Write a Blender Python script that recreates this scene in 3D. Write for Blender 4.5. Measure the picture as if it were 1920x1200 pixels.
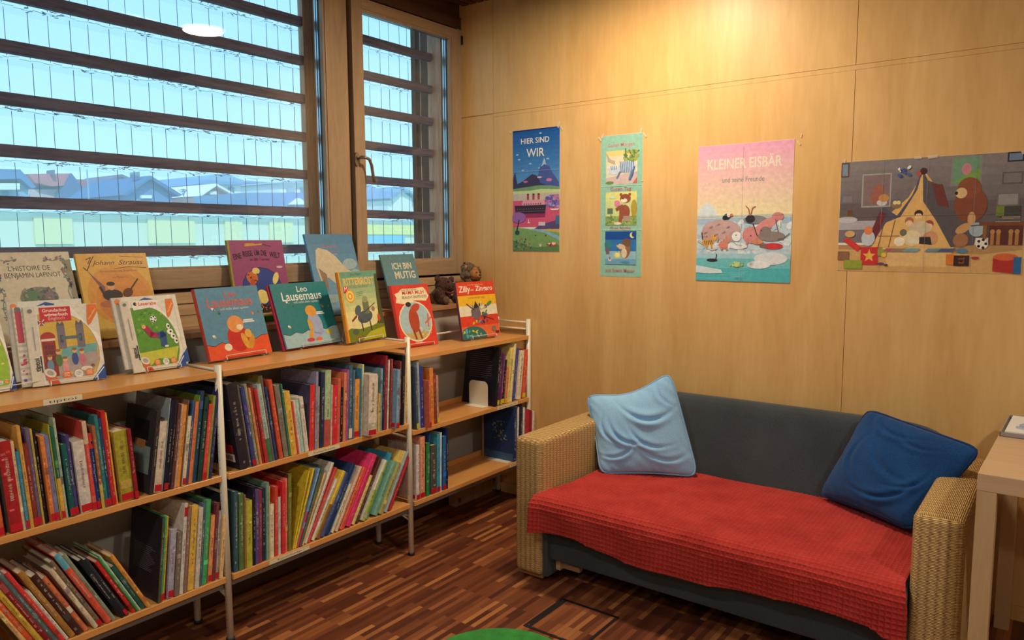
import bpy, bmesh, math, random, colorsys
from mathutils import Vector, Matrix, noise

for _o in list(bpy.data.objects):
    bpy.data.objects.remove(_o)
S = bpy.context.scene
COL = S.collection
RND = random.Random(11)

# ------------------------------------------------------------ camera
cam_d = bpy.data.cameras.new('camera')
cam_d.sensor_width = 36.0
cam_d.lens = 26.2446
cam = bpy.data.objects.new('camera', cam_d)
COL.objects.link(cam)
cam.matrix_world = Matrix(((0.798090, -0.060895, 0.599454, 3.080000), (0.602522, 0.088063, -0.793229, -3.575000), (-0.004486, 0.994252, 0.106973, 1.560000), (0.000000, 0.000000, 0.000000, 1.000000)))
S.camera = cam

# ------------------------------------------------------------ colour management and exposure
S.view_settings.view_transform = 'Standard'
S.view_settings.look = 'None'
S.view_settings.gamma = 1.0
S.view_settings.use_curve_mapping = False
S.view_settings.exposure = 0.0

# ------------------------------------------------------------ sky
world = bpy.data.worlds.new('sky')
S.world = world
world.use_nodes = True
_nt = world.node_tree
_nt.nodes.clear()
_out = _nt.nodes.new('ShaderNodeOutputWorld')
_bg = _nt.nodes.new('ShaderNodeBackground')
_tc = _nt.nodes.new('ShaderNodeTexCoord')
_sp = _nt.nodes.new('ShaderNodeSeparateXYZ')
_cr = _nt.nodes.new('ShaderNodeValToRGB')
_cr.color_ramp.elements[0].position = 0.0
_cr.color_ramp.elements[0].color = (0.56, 0.88, 1.0, 1)
_cr.color_ramp.elements[1].position = 0.35
_cr.color_ramp.elements[1].color = (0.36, 0.70, 1.0, 1)
_nt.links.new(_tc.outputs['Generated'], _sp.inputs[0])
_nt.links.new(_sp.outputs['Z'], _cr.inputs[0])
_nt.links.new(_cr.outputs[0], _bg.inputs[0])
_bg.inputs[1].default_value = 1.5
_nt.links.new(_bg.outputs[0], _out.inputs[0])

# ------------------------------------------------------------ sun, standing behind the building: it lights the village, not the room
sun_d = bpy.data.lights.new('sun', 'SUN')
sun_d.energy = 2.6
sun_d.angle = 0.02
sun_d.color = (1.0, 0.96, 0.9)
sun = bpy.data.objects.new('sun', sun_d)
COL.objects.link(sun)
sun.rotation_euler = Vector((-0.62, 0.35, -0.70)).to_track_quat('-Z', 'Y').to_euler()

# ------------------------------------------------------------ helpers: colour and materials
def lin(c):
    r = []
    for v in c[:3]:
        v = v / 255.0
        r.append(v / 12.92 if v <= 0.04045 else ((v + 0.055) / 1.055) ** 2.4)
    return (r[0], r[1], r[2], 1.0)

def new_mat(name):
    m = bpy.data.materials.new(name)
    m.use_nodes = True
    nt = m.node_tree
    return m, nt, nt.nodes['Principled BSDF']

def plain(name, col, rough=0.5, metal=0.0, spec=0.5, coat=0.0):
    m, nt, b = new_mat(name)
    b.inputs['Base Color'].default_value = lin(col)
    b.inputs['Roughness'].default_value = rough
    b.inputs['Metallic'].default_value = metal
    b.inputs['Specular IOR Level'].default_value = spec
    b.inputs['Coat Weight'].default_value = coat
    return m

def N(nt, t, **kw):
    n = nt.nodes.new(t)
    for k, v in kw.items():
        setattr(n, k, v)
    return n

def wood(name, c1, c2, rough=0.4, axis='Z', scale=1.0, stretch=14.0, spec=0.4, bump=0.02, rings=0.5):
    """grain runs along the given axis (object coordinates)"""
    m, nt, b = new_mat(name)
    L = nt.links
    tc = N(nt, 'ShaderNodeTexCoord')
    mp = N(nt, 'ShaderNodeMapping')
    s = [stretch * scale] * 3
    s['XYZ'.index(axis)] = scale * 0.9
    mp.inputs['Scale'].default_value = s
    L.new(tc.outputs['Object'], mp.inputs[0])
    n1 = N(nt, 'ShaderNodeTexNoise')
    n1.inputs['Scale'].default_value = 1.2
    n1.inputs['Detail'].default_value = 5
    n1.inputs['Roughness'].default_value = 0.6
    n1.inputs['Distortion'].default_value = 0.8
    L.new(mp.outputs[0], n1.inputs[0])
    n2 = N(nt, 'ShaderNodeTexNoise')
    n2.inputs['Scale'].default_value = 9
    n2.inputs['Detail'].default_value = 3
    L.new(mp.outputs[0], n2.inputs[0])
    mx = N(nt, 'ShaderNodeMath', operation='MULTIPLY_ADD')
    mx.inputs[1].default_value = 0.35
    L.new(n2.outputs[0], mx.inputs[0])
    ad = N(nt, 'ShaderNodeMath', operation='MULTIPLY')
    ad.inputs[1].default_value = 0.75
    L.new(n1.outputs[0], ad.inputs[0])
    L.new(ad.outputs[0], mx.inputs[2])
    cr = N(nt, 'ShaderNodeValToRGB')
    cr.color_ramp.elements[0].position = 0.38
    cr.color_ramp.elements[0].color = lin(c1)
    cr.color_ramp.elements[1].position = 0.68
    cr.color_ramp.elements[1].color = lin(c2)
    L.new(mx.outputs[0], cr.inputs[0])
    L.new(cr.outputs[0], b.inputs['Base Color'])
    b.inputs['Roughness'].default_value = rough
    b.inputs['Specular IOR Level'].default_value = spec
    if bump:
        bp = N(nt, 'ShaderNodeBump')
        bp.inputs['Strength'].default_value = bump * 10
        bp.inputs['Distance'].default_value = 0.001
        L.new(mx.outputs[0], bp.inputs['Height'])
        L.new(bp.outputs[0], b.inputs['Normal'])
    return m

def printed(name, rough=0.35, spec=0.5, bump=0.0, vary=0.10):
    """printed paper: the colour of every area comes from the mesh"""
    m, nt, b = new_mat(name)
    L = nt.links
    at = N(nt, 'ShaderNodeAttribute', attribute_name='Col')
    tc = N(nt, 'ShaderNodeTexCoord')
    n1 = N(nt, 'ShaderNodeTexNoise')
    n1.inputs['Scale'].default_value = 45
    n1.inputs['Detail'].default_value = 8
    n1.inputs['Roughness'].default_value = 0.7
    L.new(tc.outputs['Object'], n1.inputs[0])
    mr = N(nt, 'ShaderNodeMapRange')
    mr.inputs['From Min'].default_value = 0.3
    mr.inputs['From Max'].default_value = 0.7
    mr.inputs['To Min'].default_value = 1 - vary
    mr.inputs['To Max'].default_value = 1 + vary
    L.new(n1.outputs[0], mr.inputs[0])
    vm = N(nt, 'ShaderNodeVectorMath', operation='SCALE')
    L.new(at.outputs['Color'], vm.inputs[0])
    L.new(mr.outputs[0], vm.inputs['Scale'])
    L.new(vm.outputs[0], b.inputs['Base Color'])
    b.inputs['Roughness'].default_value = rough
    b.inputs['Specular IOR Level'].default_value = spec
    return m

M_PRINT = printed('printed_cover', 0.38, 0.45, vary=0.14)
M_BOOK = printed('printed_spine', 0.4, 0.35, vary=0.28)
M_POSTER = printed('printed_poster', 0.42, 0.35, vary=0.13)

def fabric(name, c1, c2, rough=0.95, scale=220, bump=0.3, mottled=5):
    m, nt, b = new_mat(name)
    L = nt.links
    tc = N(nt, 'ShaderNodeTexCoord')
    n1 = N(nt, 'ShaderNodeTexNoise')
    n1.inputs['Scale'].default_value = scale
    n1.inputs['Detail'].default_value = 2
    n2 = N(nt, 'ShaderNodeTexNoise')
    n2.inputs['Scale'].default_value = mottled
    n2.inputs['Detail'].default_value = 3
    L.new(tc.outputs['Object'], n1.inputs[0])
    L.new(tc.outputs['Object'], n2.inputs[0])
    av = N(nt, 'ShaderNodeMath', operation='MULTIPLY_ADD')
    av.inputs[1].default_value = 0.45
    L.new(n1.outputs[0], av.inputs[0])
    hf = N(nt, 'ShaderNodeMath', operation='MULTIPLY')
    hf.inputs[1].default_value = 0.55
    L.new(n2.outputs[0], hf.inputs[0])
    L.new(hf.outputs[0], av.inputs[2])
    cr = N(nt, 'ShaderNodeValToRGB')
    cr.color_ramp.elements[0].position = 0.35
    cr.color_ramp.elements[0].color = lin(c1)
    cr.color_ramp.elements[1].position = 0.65
    cr.color_ramp.elements[1].color = lin(c2)
    L.new(av.outputs[0], cr.inputs[0])
    L.new(cr.outputs[0], b.inputs['Base Color'])
    b.inputs['Roughness'].default_value = rough
    b.inputs['Specular IOR Level'].default_value = 0.15
    b.inputs['Sheen Weight'].default_value = 0.15
    bp = N(nt, 'ShaderNodeBump')
    bp.inputs['Strength'].default_value = bump
    bp.inputs['Distance'].default_value = 0.0008
    L.new(n1.outputs[0], bp.inputs['Height'])
    L.new(bp.outputs[0], b.inputs['Normal'])
    return m

def glass(name, tint=(0.93, 0.98, 0.99), refl=1.0, rough=0.0, milky=0.0):
    """thin sheet glass: lets light through straight, reflects by Fresnel"""
    m = bpy.data.materials.new(name)
    m.use_nodes = True
    nt = m.node_tree
    nt.nodes.clear()
    o = N(nt, 'ShaderNodeOutputMaterial')
    t = N(nt, 'ShaderNodeBsdfTransparent')
    t.inputs[0].default_value = (tint[0], tint[1], tint[2], 1)
    g = N(nt, 'ShaderNodeBsdfGlossy')
    g.inputs['Roughness'].default_value = rough
    f = N(nt, 'ShaderNodeLayerWeight')
    f.inputs[0].default_value = 0.5
    pw = N(nt, 'ShaderNodeMath', operation='POWER')
    pw.inputs[1].default_value = 5.0
    k = N(nt, 'ShaderNodeMath', operation='MULTIPLY_ADD')
    k.inputs[1].default_value = 0.9 * refl
    k.inputs[2].default_value = 0.045 * refl
    mx = N(nt, 'ShaderNodeMixShader')
    nt.links.new(f.outputs['Facing'], pw.inputs[0])
    nt.links.new(pw.outputs[0], k.inputs[0])
    nt.links.new(k.outputs[0], mx.inputs[0])
    nt.links.new(t.outputs[0], mx.inputs[1])
    nt.links.new(g.outputs[0], mx.inputs[2])
    last = mx.outputs[0]
    if milky:      # translucent share veils the view behind, standing in for haze
        tl = N(nt, 'ShaderNodeBsdfTranslucent')
        tl.inputs[0].default_value = (0.95, 0.97, 1.0, 1)
        m2 = N(nt, 'ShaderNodeMixShader')
        m2.inputs[0].default_value = milky
        nt.links.new(last, m2.inputs[1]); nt.links.new(tl.outputs[0], m2.inputs[2])
        last = m2.outputs[0]
    nt.links.new(last, o.inputs[0])
    return m

# ------------------------------------------------------------ helpers: meshes
class MB:
    """collects shapes and links them as one mesh object"""
    def __init__(s):
        s.v = []; s.f = []; s.c = []; s.sm = []
    def add(s, vs, fs, col=None, smooth=False):
        k = len(s.v)
        s.v += [tuple(v) for v in vs]
        for f in fs:
            s.f.append(tuple(i + k for i in f)); s.c.append(col); s.sm.append(smooth)
    def box(s, x0, x1, y0, y1, z0, z1, col=None, bev=0.0):
        if bev <= 0:
            vs = [(x, y, z) for x in (x0, x1) for y in (y0, y1) for z in (z0, z1)]
            s.add(vs, [(0, 1, 3, 2), (4, 6, 7, 5), (0, 4, 5, 1), (2, 3, 7, 6), (0, 2, 6, 4), (1, 5, 7, 3)], col)
        else:
            bm = bmesh.new()
            bmesh.ops.create_cube(bm, size=1.0)
            for v in bm.verts:
                v.co = Vector(((x0 + x1) / 2 + v.co.x * (x1 - x0), (y0 + y1) / 2 + v.co.y * (y1 - y0), (z0 + z1) / 2 + v.co.z * (z1 - z0)))
            bmesh.ops.bevel(bm, geom=list(bm.edges), offset=bev, segments=3, profile=0.5, affect='EDGES')
            s.add([v.co for v in bm.verts], [[v.index for v in f.verts] for f in (bm.verts.index_update(), bm.faces)[1]], col, False)
            bm.free()
        return s
    def tube(s, pts, r, n=12, col=None, cap=True, ry=None):
        pts = [Vector(p) for p in pts]
        rings = []
        up0 = None
        for i, p in enumerate(pts):
            d = (pts[min(i + 1, len(pts) - 1)] - pts[max(i - 1, 0)]).normalized()
            a = Vector((0, 0, 1)) if abs(d.z) < 0.9 else Vector((1, 0, 0))
            if up0 is not None:
                a = up0
            u = d.cross(a).normalized(); w = d.cross(u).normalized()
            up0 = -w if False else a
            rr = r[i] if isinstance(r, (list, tuple)) else r
            r2 = ry if ry else rr
            rings.append([p + u * rr * math.cos(2 * math.pi * j / n) + w * r2 * math.sin(2 * math.pi * j / n) for j in range(n)])
        vs = [v for rg in rings for v in rg]
        fs = []
        for i in range(len(rings) - 1):
            for j in range(n):
                fs.append((i * n + j, i * n + (j + 1) % n, (i + 1) * n + (j + 1) % n, (i + 1) * n + j))
        if cap:
            fs.append(tuple(reversed(range(n)))); fs.append(tuple(range((len(rings) - 1) * n, len(rings) * n)))
        s.add(vs, fs, col, True)
        return s
    def ball(s, c, r, n=16, m=10, col=None, jit=0.0, seed=0):
        vs = []; fs = []
        rr = r if isinstance(r, (list, tuple)) else (r, r, r)
        for i in range(m + 1):
            th = math.pi * i / m
            for j in range(n):
                ph = 2 * math.pi * j / n
                d = Vector((math.sin(th) * math.cos(ph), math.sin(th) * math.sin(ph), math.cos(th)))
                k = 1 + jit * noise.noise(d * 4 + Vector((seed * 3.1, 0, 0)))
                vs.append((c[0] + rr[0] * d.x * k, c[1] + rr[1] * d.y * k, c[2] + rr[2] * d.z * k))
        for i in range(m):
            for j in range(n):
                fs.append((i * n + j, (i + 1) * n + j, (i + 1) * n + (j + 1) % n, i * n + (j + 1) % n))
        s.add(vs, fs, col, True)
        return s
    def prism(s, pts, a, b, plane='yz', col=None):
        """outline in a plane, extruded from a to b along the third axis"""
        def mk(p, q):
            return {'yz': (q, p[0], p[1]), 'xz': (p[0], q, p[1]), 'xy': (p[0], p[1], q)}[plane]
        n = len(pts)
        vs = [mk(p, a) for p in pts] + [mk(p, b) for p in pts]
        fs = [tuple(range(n)), tuple(reversed(range(n, 2 * n)))]
        for i in range(n):
            fs.append((i, i + n, (i + 1) % n + n, (i + 1) % n))
        s.add(vs, fs, col)
        return s
    def build(s, name, mat, parent=None, fix=True):
        me = bpy.data.meshes.new(name)
        me.from_pydata(s.v, [], s.f)
        if any(c is not None for c in s.c):
            at = me.color_attributes.new('Col', 'FLOAT_COLOR', 'CORNER')
            for p in me.polygons:
                c = s.c[p.index] or (0.5, 0.5, 0.5, 1)
                for li in p.loop_indices:
                    at.data[li].color = c
        for p in me.polygons:
            p.use_smooth = s.sm[p.index]
        if fix:
            bm = bmesh.new(); bm.from_mesh(me)
            bmesh.ops.recalc_face_normals(bm, faces=bm.faces)
            bm.to_mesh(me); bm.free()
        me.materials.append(mat)
        o = bpy.data.objects.new(name, me)
        COL.objects.link(o)
        if parent:
            o.parent = parent
        return o

def tag(o, label=None, cat=None, group=None, kind=None):
    if label: o['label'] = label
    if cat: o['category'] = cat
    if group: o['group'] = group
    if kind: o['kind'] = kind
    return o

def thing(name, loc, label, cat, group=None, rz=0.0):
    o = bpy.data.objects.new(name, None)
    o.empty_display_size = 0.05
    COL.objects.link(o)
    o.location = loc
    o.rotation_euler = (0, 0, rz)
    return tag(o, label, cat, group)

def struct(o):
    o['kind'] = 'structure'
    return o

def keep(o, parent):
    """parent a world-placed mesh to a thing without moving it"""
    o.parent = parent
    if not parent.parent:
        o.matrix_parent_inverse = parent.matrix_basis.inverted()
    return o

_font_cache = {}
def text_mesh(txt, bold=0.0, shear=0.0):
    key = (txt, bold, shear)
    if key in _font_cache:
        return _font_cache[key]
    cu = bpy.data.curves.new('lettering', 'FONT')
    cu.body = txt
    cu.size = 1.0
    cu.offset = bold
    cu.shear = shear
    cu.align_x = 'CENTER'
    cu.resolution_u = 3
    ob = bpy.data.objects.new('lettering', cu)
    COL.objects.link(ob)
    dg = bpy.context.evaluated_depsgraph_get()
    dg.update()
    me = ob.evaluated_get(dg).to_mesh()
    vs = [(v.co.x, v.co.y) for v in me.vertices]
    fs = [tuple(p.vertices) for p in me.polygons]
    ob.evaluated_get(dg).to_mesh_clear()
    bpy.data.objects.remove(ob)
    xs = [v[0] for v in vs] or [0]
    w = max(xs) - min(xs)
    _font_cache[key] = (vs, fs, max(w, 1e-6))
    return _font_cache[key]

class Art:
    """flat printed picture: x right, y up, unit square scaled to w by h"""
    STEP = 0.000025
    def __init__(s, w, h):
        s.w = w; s.h = h; s.mb = MB(); s.k = 1
    def poly(s, pts, col):
        z = s.k * s.STEP; s.k += 1
        pts = [(min(max(p[0], 0.001), 0.999), min(max(p[1], 0.001), 0.999)) for p in pts]
        s.mb.add([(p[0] * s.w, p[1] * s.h, z) for p in pts], [tuple(range(len(pts)))], lin(col))
        return s
    def rect(s, x0, y0, x1, y1, col):
        return s.poly([(x0, y0), (x1, y0), (x1, y1), (x0, y1)], col)
    def oval(s, cx, cy, rx, ry, col, n=22, rot=0.0, a0=0.0, a1=6.2832):
        pts = []
        for i in range(n):
            a = a0 + (a1 - a0) * i / (n if a1 - a0 > 6.28 else n - 1)
            x = rx * s.w * math.cos(a); y = ry * s.h * math.sin(a)
            pts.append((cx + (x * math.cos(rot) - y * math.sin(rot)) / s.w, cy + (x * math.sin(rot) + y * math.cos(rot)) / s.h))
        return s.poly(pts, col)
    def dot(s, cx, cy, r, col, n=16):
        return s.oval(cx, cy, r, r * s.w / s.h, col, n)
    def line(s, pts, t, col):
        z = s.k * s.STEP; s.k += 1
        P = [Vector((min(max(p[0], .006), .994) * s.w, min(max(p[1], .006), .994) * s.h)) for p in pts]
        for a, b in zip(P, P[1:]):
            d = (b - a)
            if d.length < 1e-6: continue
            n = Vector((-d.y, d.x)).normalized() * t / 2
            e = d.normalized() * t * 0.25
            s.mb.add([(q.x, q.y, z) for q in (a - n - e, b - n + e, b + n + e, a + n - e)], [(0, 1, 2, 3)], lin(col))
        return s
    def grad(s, x0, y0, x1, y1, ca, cb, n=10):
        for i in range(n):
            t = i / (n - 1)
            c = [ca[k] + (cb[k] - ca[k]) * t for k in range(3)]
            s.rect(x0, y0 + (y1 - y0) * i / n, x1, y0 + (y1 - y0) * (i + 1) / n, c)
        return s
    def speck(s, x0, y0, x1, y1, n, cols, r=0.01, seed=1):
        rr = random.Random(seed)
        for i in range(n):
            s.oval(rr.uniform(x0, x1), rr.uniform(y0, y1), r * rr.uniform(.5, 1.4), r * rr.uniform(.4, 1.2), rr.choice(cols), 6, rr.uniform(0, 3))
        return s
    def text(s, txt, cx, cy, width, col, height=None, bold=0.0, shear=0.0, rot=0.0):
        """centre of the baseline at (cx, cy); width as a share of the page"""
        vs, fs, w = text_mesh(txt, bold, shear)
        k = width * s.w / w
        ky = k if height is None else height * s.h / 0.72
        z = s.k * s.STEP; s.k += 1
        ca, sa = math.cos(rot), math.sin(rot)
        out = []
        for x, y in vs:
            X = x * k; Y = y * ky
            out.append((cx * s.w + X * ca - Y * sa, cy * s.h + X * sa + Y * ca, z))
        s.mb.add(out, fs, lin(col))
        return s
    def build(s, name, mat, parent):
        return s.mb.build(name, mat, parent, fix=False)

# ------------------------------------------------------------ measured data, in metres
# row, x front, y left, z shelf, lean, thickness, height, depth, spine colour, cover colour, split, flags, print
BOOKS = [
('upper_left',0.528,-2.7775,0.672,-0.0597,0.0169,0.2651,0.191,(190,80,40),None,None,'b',''),
('upper_left',0.529,-2.7463,0.672,-0.0597,0.0348,0.2893,0.208,(150,25,30),(85,90,75),None,'b',''),
('upper_left',0.527,-2.711,0.672,-0.0597,0.0088,0.2846,0.205,(200,170,130),None,None,'',''),
('upper_left',0.529,-2.7018,0.672,-0.0597,0.0096,0.2504,0.18,(40,120,150),None,None,'b',''),
('upper_left',0.529,-2.6907,0.672,-0.0597,0.0105,0.329,0.237,(190,140,60),None,None,'',''),
('upper_left',0.527,-2.6798,0.672,-0.0597,0.0136,0.269,0.194,(120,45,35),None,None,'b',''),
('upper_left',0.523,-2.6658,0.672,-0.0597,0.0114,0.3153,0.227,(95,80,110),None,None,'b',''),
('upper_left',0.524,-2.654,0.672,-0.0597,0.0061,0.3111,0.224,(170,150,60),None,None,'',''),
('upper_left',0.524,-2.6475,0.672,-0.0597,0.0084,0.2994,0.216,(25,22,30),None,None,'',''),
('upper_left',0.528,-2.6313,0.672,-0.0597,0.0124,0.2821,0.203,(200,110,50),None,None,'b',''),
('upper_left',0.526,-2.6185,0.672,-0.0597,0.0141,0.2827,0.204,(110,110,150),None,None,'b',''),
('upper_left',0.528,-2.6039,0.672,-0.0597,0.0039,0.3161,0.228,(150,150,40),None,None,'',''),
('upper_left',0.529,-2.5995,0.672,-0.0597,0.0111,0.3047,0.219,(30,90,70),None,(0.55,(200,150,50)),'b',''),
('upper_left',0.529,-2.588,0.672,-0.0597,0.0072,0.3337,0.24,(150,165,140),None,None,'',''),
('upper_left',0.528,-2.5744,0.672,-0.0597,0.0162,0.243,0.175,(20,80,80),None,None,'b',''),
('upper_left',0.523,-2.5578,0.672,-0.0597,0.0114,0.2694,0.194,(60,55,110),None,None,'b',''),
('upper_left',0.523,-2.5385,0.672,-0.0597,0.035,0.2419,0.174,(190,180,170),None,None,'b',''),
('upper_left',0.524,-2.503,0.672,-0.0597,0.0135,0.3042,0.219,(190,60,50),None,(-0.25,(190,165,130)),'b',''),
('upper_left',0.524,-2.4891,0.672,-0.0597,0.0129,0.2616,0.188,(20,50,110),None,(-0.2,(180,40,45)),'b',''),
('upper_left',0.528,-2.4758,0.672,-0.0597,0.0103,0.2841,0.205,(150,90,50),None,(0.7,(180,160,60)),'',''),
('upper_left',0.528,-2.465,0.672,-0.0597,0.0113,0.3182,0.229,(40,110,110),None,None,'b',''),
('upper_left',0.525,-2.4533,0.672,-0.0597,0.0105,0.305,0.22,(30,60,100),None,None,'b',''),
('upper_left',0.524,-2.4414,0.672,-0.0597,0.0141,0.3282,0.236,(175,30,30),None,None,'b',''),
('upper_left',0.523,-2.4269,0.672,-0.0597,0.0053,0.3199,0.23,(200,150,60),None,None,'',''),
('upper_left',0.523,-2.4095,0.672,-0.0597,0.0435,0.248,0.179,(150,140,40),(165,130,60),None,'b',''),
('upper_left',0.529,-2.3655,0.672,-0.0597,0.0129,0.2498,0.18,(130,25,35),None,None,'b',''),
('upper_left',0.525,-2.3155,0.672,0.1516,0.0151,0.295,0.212,(50,42,42),(45,45,48),None,'','dark'),
('upper_left',0.525,-2.2998,0.672,0.1516,0.0267,0.2525,0.182,(190,175,155),None,None,'b',''),
('upper_left',0.526,-2.2724,0.672,0.1516,0.005,0.3328,0.24,(130,145,150),None,None,'',''),
('upper_left',0.529,-2.2669,0.672,0.1516,0.0155,0.3242,0.233,(22,25,40),None,None,'b',''),
('upper_left',0.526,-2.2508,0.672,0.1516,0.0109,0.3214,0.231,(35,33,45),None,None,'',''),
('upper_left',0.529,-2.2394,0.672,0.1516,0.0118,0.304,0.219,(90,50,45),None,None,'',''),
('upper_left',0.523,-2.227,0.672,0.1516,0.0111,0.3018,0.217,(180,150,130),None,None,'',''),
('upper_left',0.523,-2.2154,0.672,0.1516,0.014,0.2977,0.214,(205,130,50),None,None,'',''),
('upper_left',0.526,-2.2008,0.672,0.1516,0.0032,0.3146,0.227,(120,90,70),None,None,'',''),
('upper_left',0.528,-2.1972,0.672,0.1516,0.0141,0.2536,0.183,(200,190,160),None,None,'b',''),
('upper_left',0.523,-2.1812,0.672,0.1516,0.0102,0.3053,0.22,(50,80,120),None,None,'',''),
('upper_left',0.525,-2.1705,0.672,0.1516,0.0123,0.3015,0.217,(215,110,70),None,None,'',''),
('upper_left',0.523,-2.1576,0.672,0.1516,0.0033,0.3248,0.234,(110,140,40),None,None,'',''),
('upper_left',0.523,-2.1539,0.672,0.1516,0.0145,0.338,0.243,(35,60,90),None,None,'',''),
('upper_left',0.526,-2.1354,0.672,0.1516,0.0168,0.3131,0.225,(30,60,55),None,None,'',''),
('upper_left',0.527,-2.1163,0.672,0.1516,0.0148,0.2839,0.204,(205,60,50),None,None,'b',''),
('upper_left',0.525,-2.1009,0.672,0.1516,0.0107,0.3132,0.226,(130,140,60),None,None,'',''),
('upper_left',0.527,-2.0897,0.672,0.1516,0.0121,0.3395,0.244,(45,45,90),None,None,'',''),
('lower_left',0.529,-2.7733,0.27,-0.469,0.0208,0.2272,0.164,(20,35,45),None,None,'',''),
('lower_left',0.528,-2.7142,0.27,-0.469,0.0122,0.2634,0.19,(190,150,90),None,None,'',''),
('lower_left',0.523,-2.7001,0.27,-0.469,0.0164,0.2836,0.204,(205,80,35),None,None,'',''),
('lower_left',0.53,-2.6813,0.27,-0.469,0.0159,0.2827,0.204,(180,150,45),None,None,'',''),
('lower_left',0.53,-2.6631,0.27,-0.469,0.0154,0.3057,0.22,(120,25,30),None,None,'',''),
('lower_left',0.525,-2.6455,0.27,-0.469,0.0149,0.3127,0.225,(80,100,100),None,None,'',''),
('lower_left',0.528,-2.6284,0.27,-0.469,0.0129,0.3155,0.227,(190,45,40),None,None,'',''),
('lower_left',0.526,-2.6135,0.27,-0.469,0.0094,0.2262,0.163,(190,185,170),None,None,'',''),
('lower_left',0.526,-2.5998,0.27,-0.469,0.0175,0.3007,0.217,(150,105,45),None,None,'',''),
('lower_left',0.527,-2.5785,0.27,-0.469,0.0208,0.2728,0.196,(60,35,30),None,None,'',''),
('lower_left',0.522,-2.5548,0.27,-0.469,0.015,0.253,0.182,(190,100,60),None,None,'l',''),
('lower_left',0.528,-2.5247,0.27,-0.469,0.0138,0.2765,0.199,(190,175,145),None,None,'l',''),
('lower_left',0.527,-2.5089,0.27,-0.469,0.0139,0.305,0.22,(105,90,70),None,None,'b',''),
('lower_left',0.528,-2.4867,0.27,-0.469,0.0188,0.3233,0.233,(190,70,50),None,(-0.2,(80,150,170)),'',''),
('lower_left',0.525,-2.4652,0.27,-0.469,0.0127,0.3153,0.227,(120,130,110),None,None,'',''),
('lower_left',0.528,-2.437,0.27,-0.469,0.0146,0.2768,0.199,(25,28,38),None,None,'',''),
('lower_left',0.527,-2.4203,0.27,-0.469,0.0114,0.2736,0.197,(35,45,50),None,None,'b',''),
('lower_left',0.524,-2.3968,0.27,-0.469,0.0133,0.2494,0.18,(185,35,30),None,None,'',''),
('lower_left',0.527,-2.3815,0.27,-0.469,0.0067,0.2647,0.191,(40,130,70),None,None,'',''),
('lower_left',0.526,-2.3736,0.27,-0.469,0.006,0.271,0.195,(150,180,150),None,None,'',''),
('lower_left',0.523,-2.3632,0.27,-0.469,0.0135,0.2094,0.151,(40,90,80),None,None,'',''),
('lower_left',0.529,-2.3476,0.27,-0.469,0.0137,0.2559,0.184,(190,130,50),None,None,'',''),
('lower_left',0.53,-2.3095,0.27,0.1129,0.0097,0.3063,0.221,(70,75,60),(34,32,40),None,'','text'),
('lower_left',0.528,-2.2993,0.27,0.1129,0.0078,0.309,0.222,(50,150,90),None,None,'b',''),
('lower_left',0.524,-2.291,0.27,0.1129,0.0071,0.3065,0.221,(225,180,40),None,None,'b',''),
('lower_left',0.525,-2.272,0.27,0.1129,0.0219,0.2504,0.18,(150,150,170),None,None,'b',''),
('lower_left',0.528,-2.2479,0.27,0.1129,0.0182,0.235,0.169,(110,100,85),None,None,'',''),
('lower_left',0.527,-2.2276,0.27,0.1129,0.0143,0.3346,0.241,(190,185,175),None,None,'r',''),
('lower_left',0.529,-2.2128,0.27,0.1129,0.0123,0.3126,0.225,(130,100,90),None,None,'',''),
('lower_left',0.526,-2.1966,0.27,0.1129,0.025,0.3158,0.227,(200,160,60),None,None,'',''),
('lower_left',0.53,-2.1694,0.27,0.1129,0.0169,0.302,0.217,(185,180,165),None,None,'',''),
('lower_left',0.524,-2.152,0.27,0.1129,0.0128,0.313,0.225,(70,90,120),None,None,'',''),
('lower_left',0.523,-2.1374,0.27,0.1129,0.0194,0.3209,0.231,(60,150,90),None,None,'',''),
('lower_left',0.522,-2.1135,0.27,0.1129,0.0174,0.2553,0.184,(215,140,80),None,None,'b',''),
('lower_left',0.524,-2.0956,0.27,0.1129,0.0132,0.2989,0.215,(110,50,60),None,None,'',''),
('lower_left',0.522,-2.0819,0.27,0.1129,0.0125,0.2643,0.19,(150,150,150),None,None,'b',''),
('lower_left',0.53,-2.0689,0.27,0.1129,0.0156,0.244,0.176,(220,180,120),None,None,'',''),
('upper_middle',0.528,-1.958,0.672,-0.1249,0.0397,0.3466,0.245,(40,35,45),(30,28,38),None,'','label'),
('upper_middle',0.522,-1.9175,0.672,-0.1249,0.0035,0.3013,0.217,(180,150,120),None,None,'',''),
('upper_middle',0.524,-1.9135,0.672,-0.1249,0.0099,0.3371,0.243,(90,85,80),None,None,'',''),
('upper_middle',0.527,-1.9012,0.672,-0.1249,0.0168,0.3265,0.235,(50,60,120),None,None,'b',''),
('upper_middle',0.522,-1.8839,0.672,-0.1249,0.0145,0.3344,0.241,(140,140,110),None,None,'',''),
('upper_middle',0.525,-1.8672,0.672,-0.1249,0.0097,0.3165,0.228,(200,130,80),None,None,'',''),
('upper_middle',0.523,-1.857,0.672,-0.1249,0.0122,0.3235,0.233,(130,40,35),None,None,'',''),
('upper_middle',0.528,-1.8443,0.672,-0.1249,0.014,0.3082,0.222,(175,40,40),None,None,'',''),
('upper_middle',0.528,-1.8298,0.672,-0.1249,0.0199,0.3255,0.234,(150,175,165),None,(0.7,(60,110,70)),'',''),
('upper_middle',0.526,-1.8076,0.672,-0.1249,0.0101,0.3571,0.245,(100,90,95),(150,140,60),None,'',''),
('upper_middle',0.529,-1.797,0.672,-0.1224,0.0101,0.3088,0.222,(35,60,110),None,None,'',''),
('upper_middle',0.527,-1.777,0.672,-0.1224,0.0179,0.3344,0.241,(195,70,45),None,None,'',''),
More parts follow.
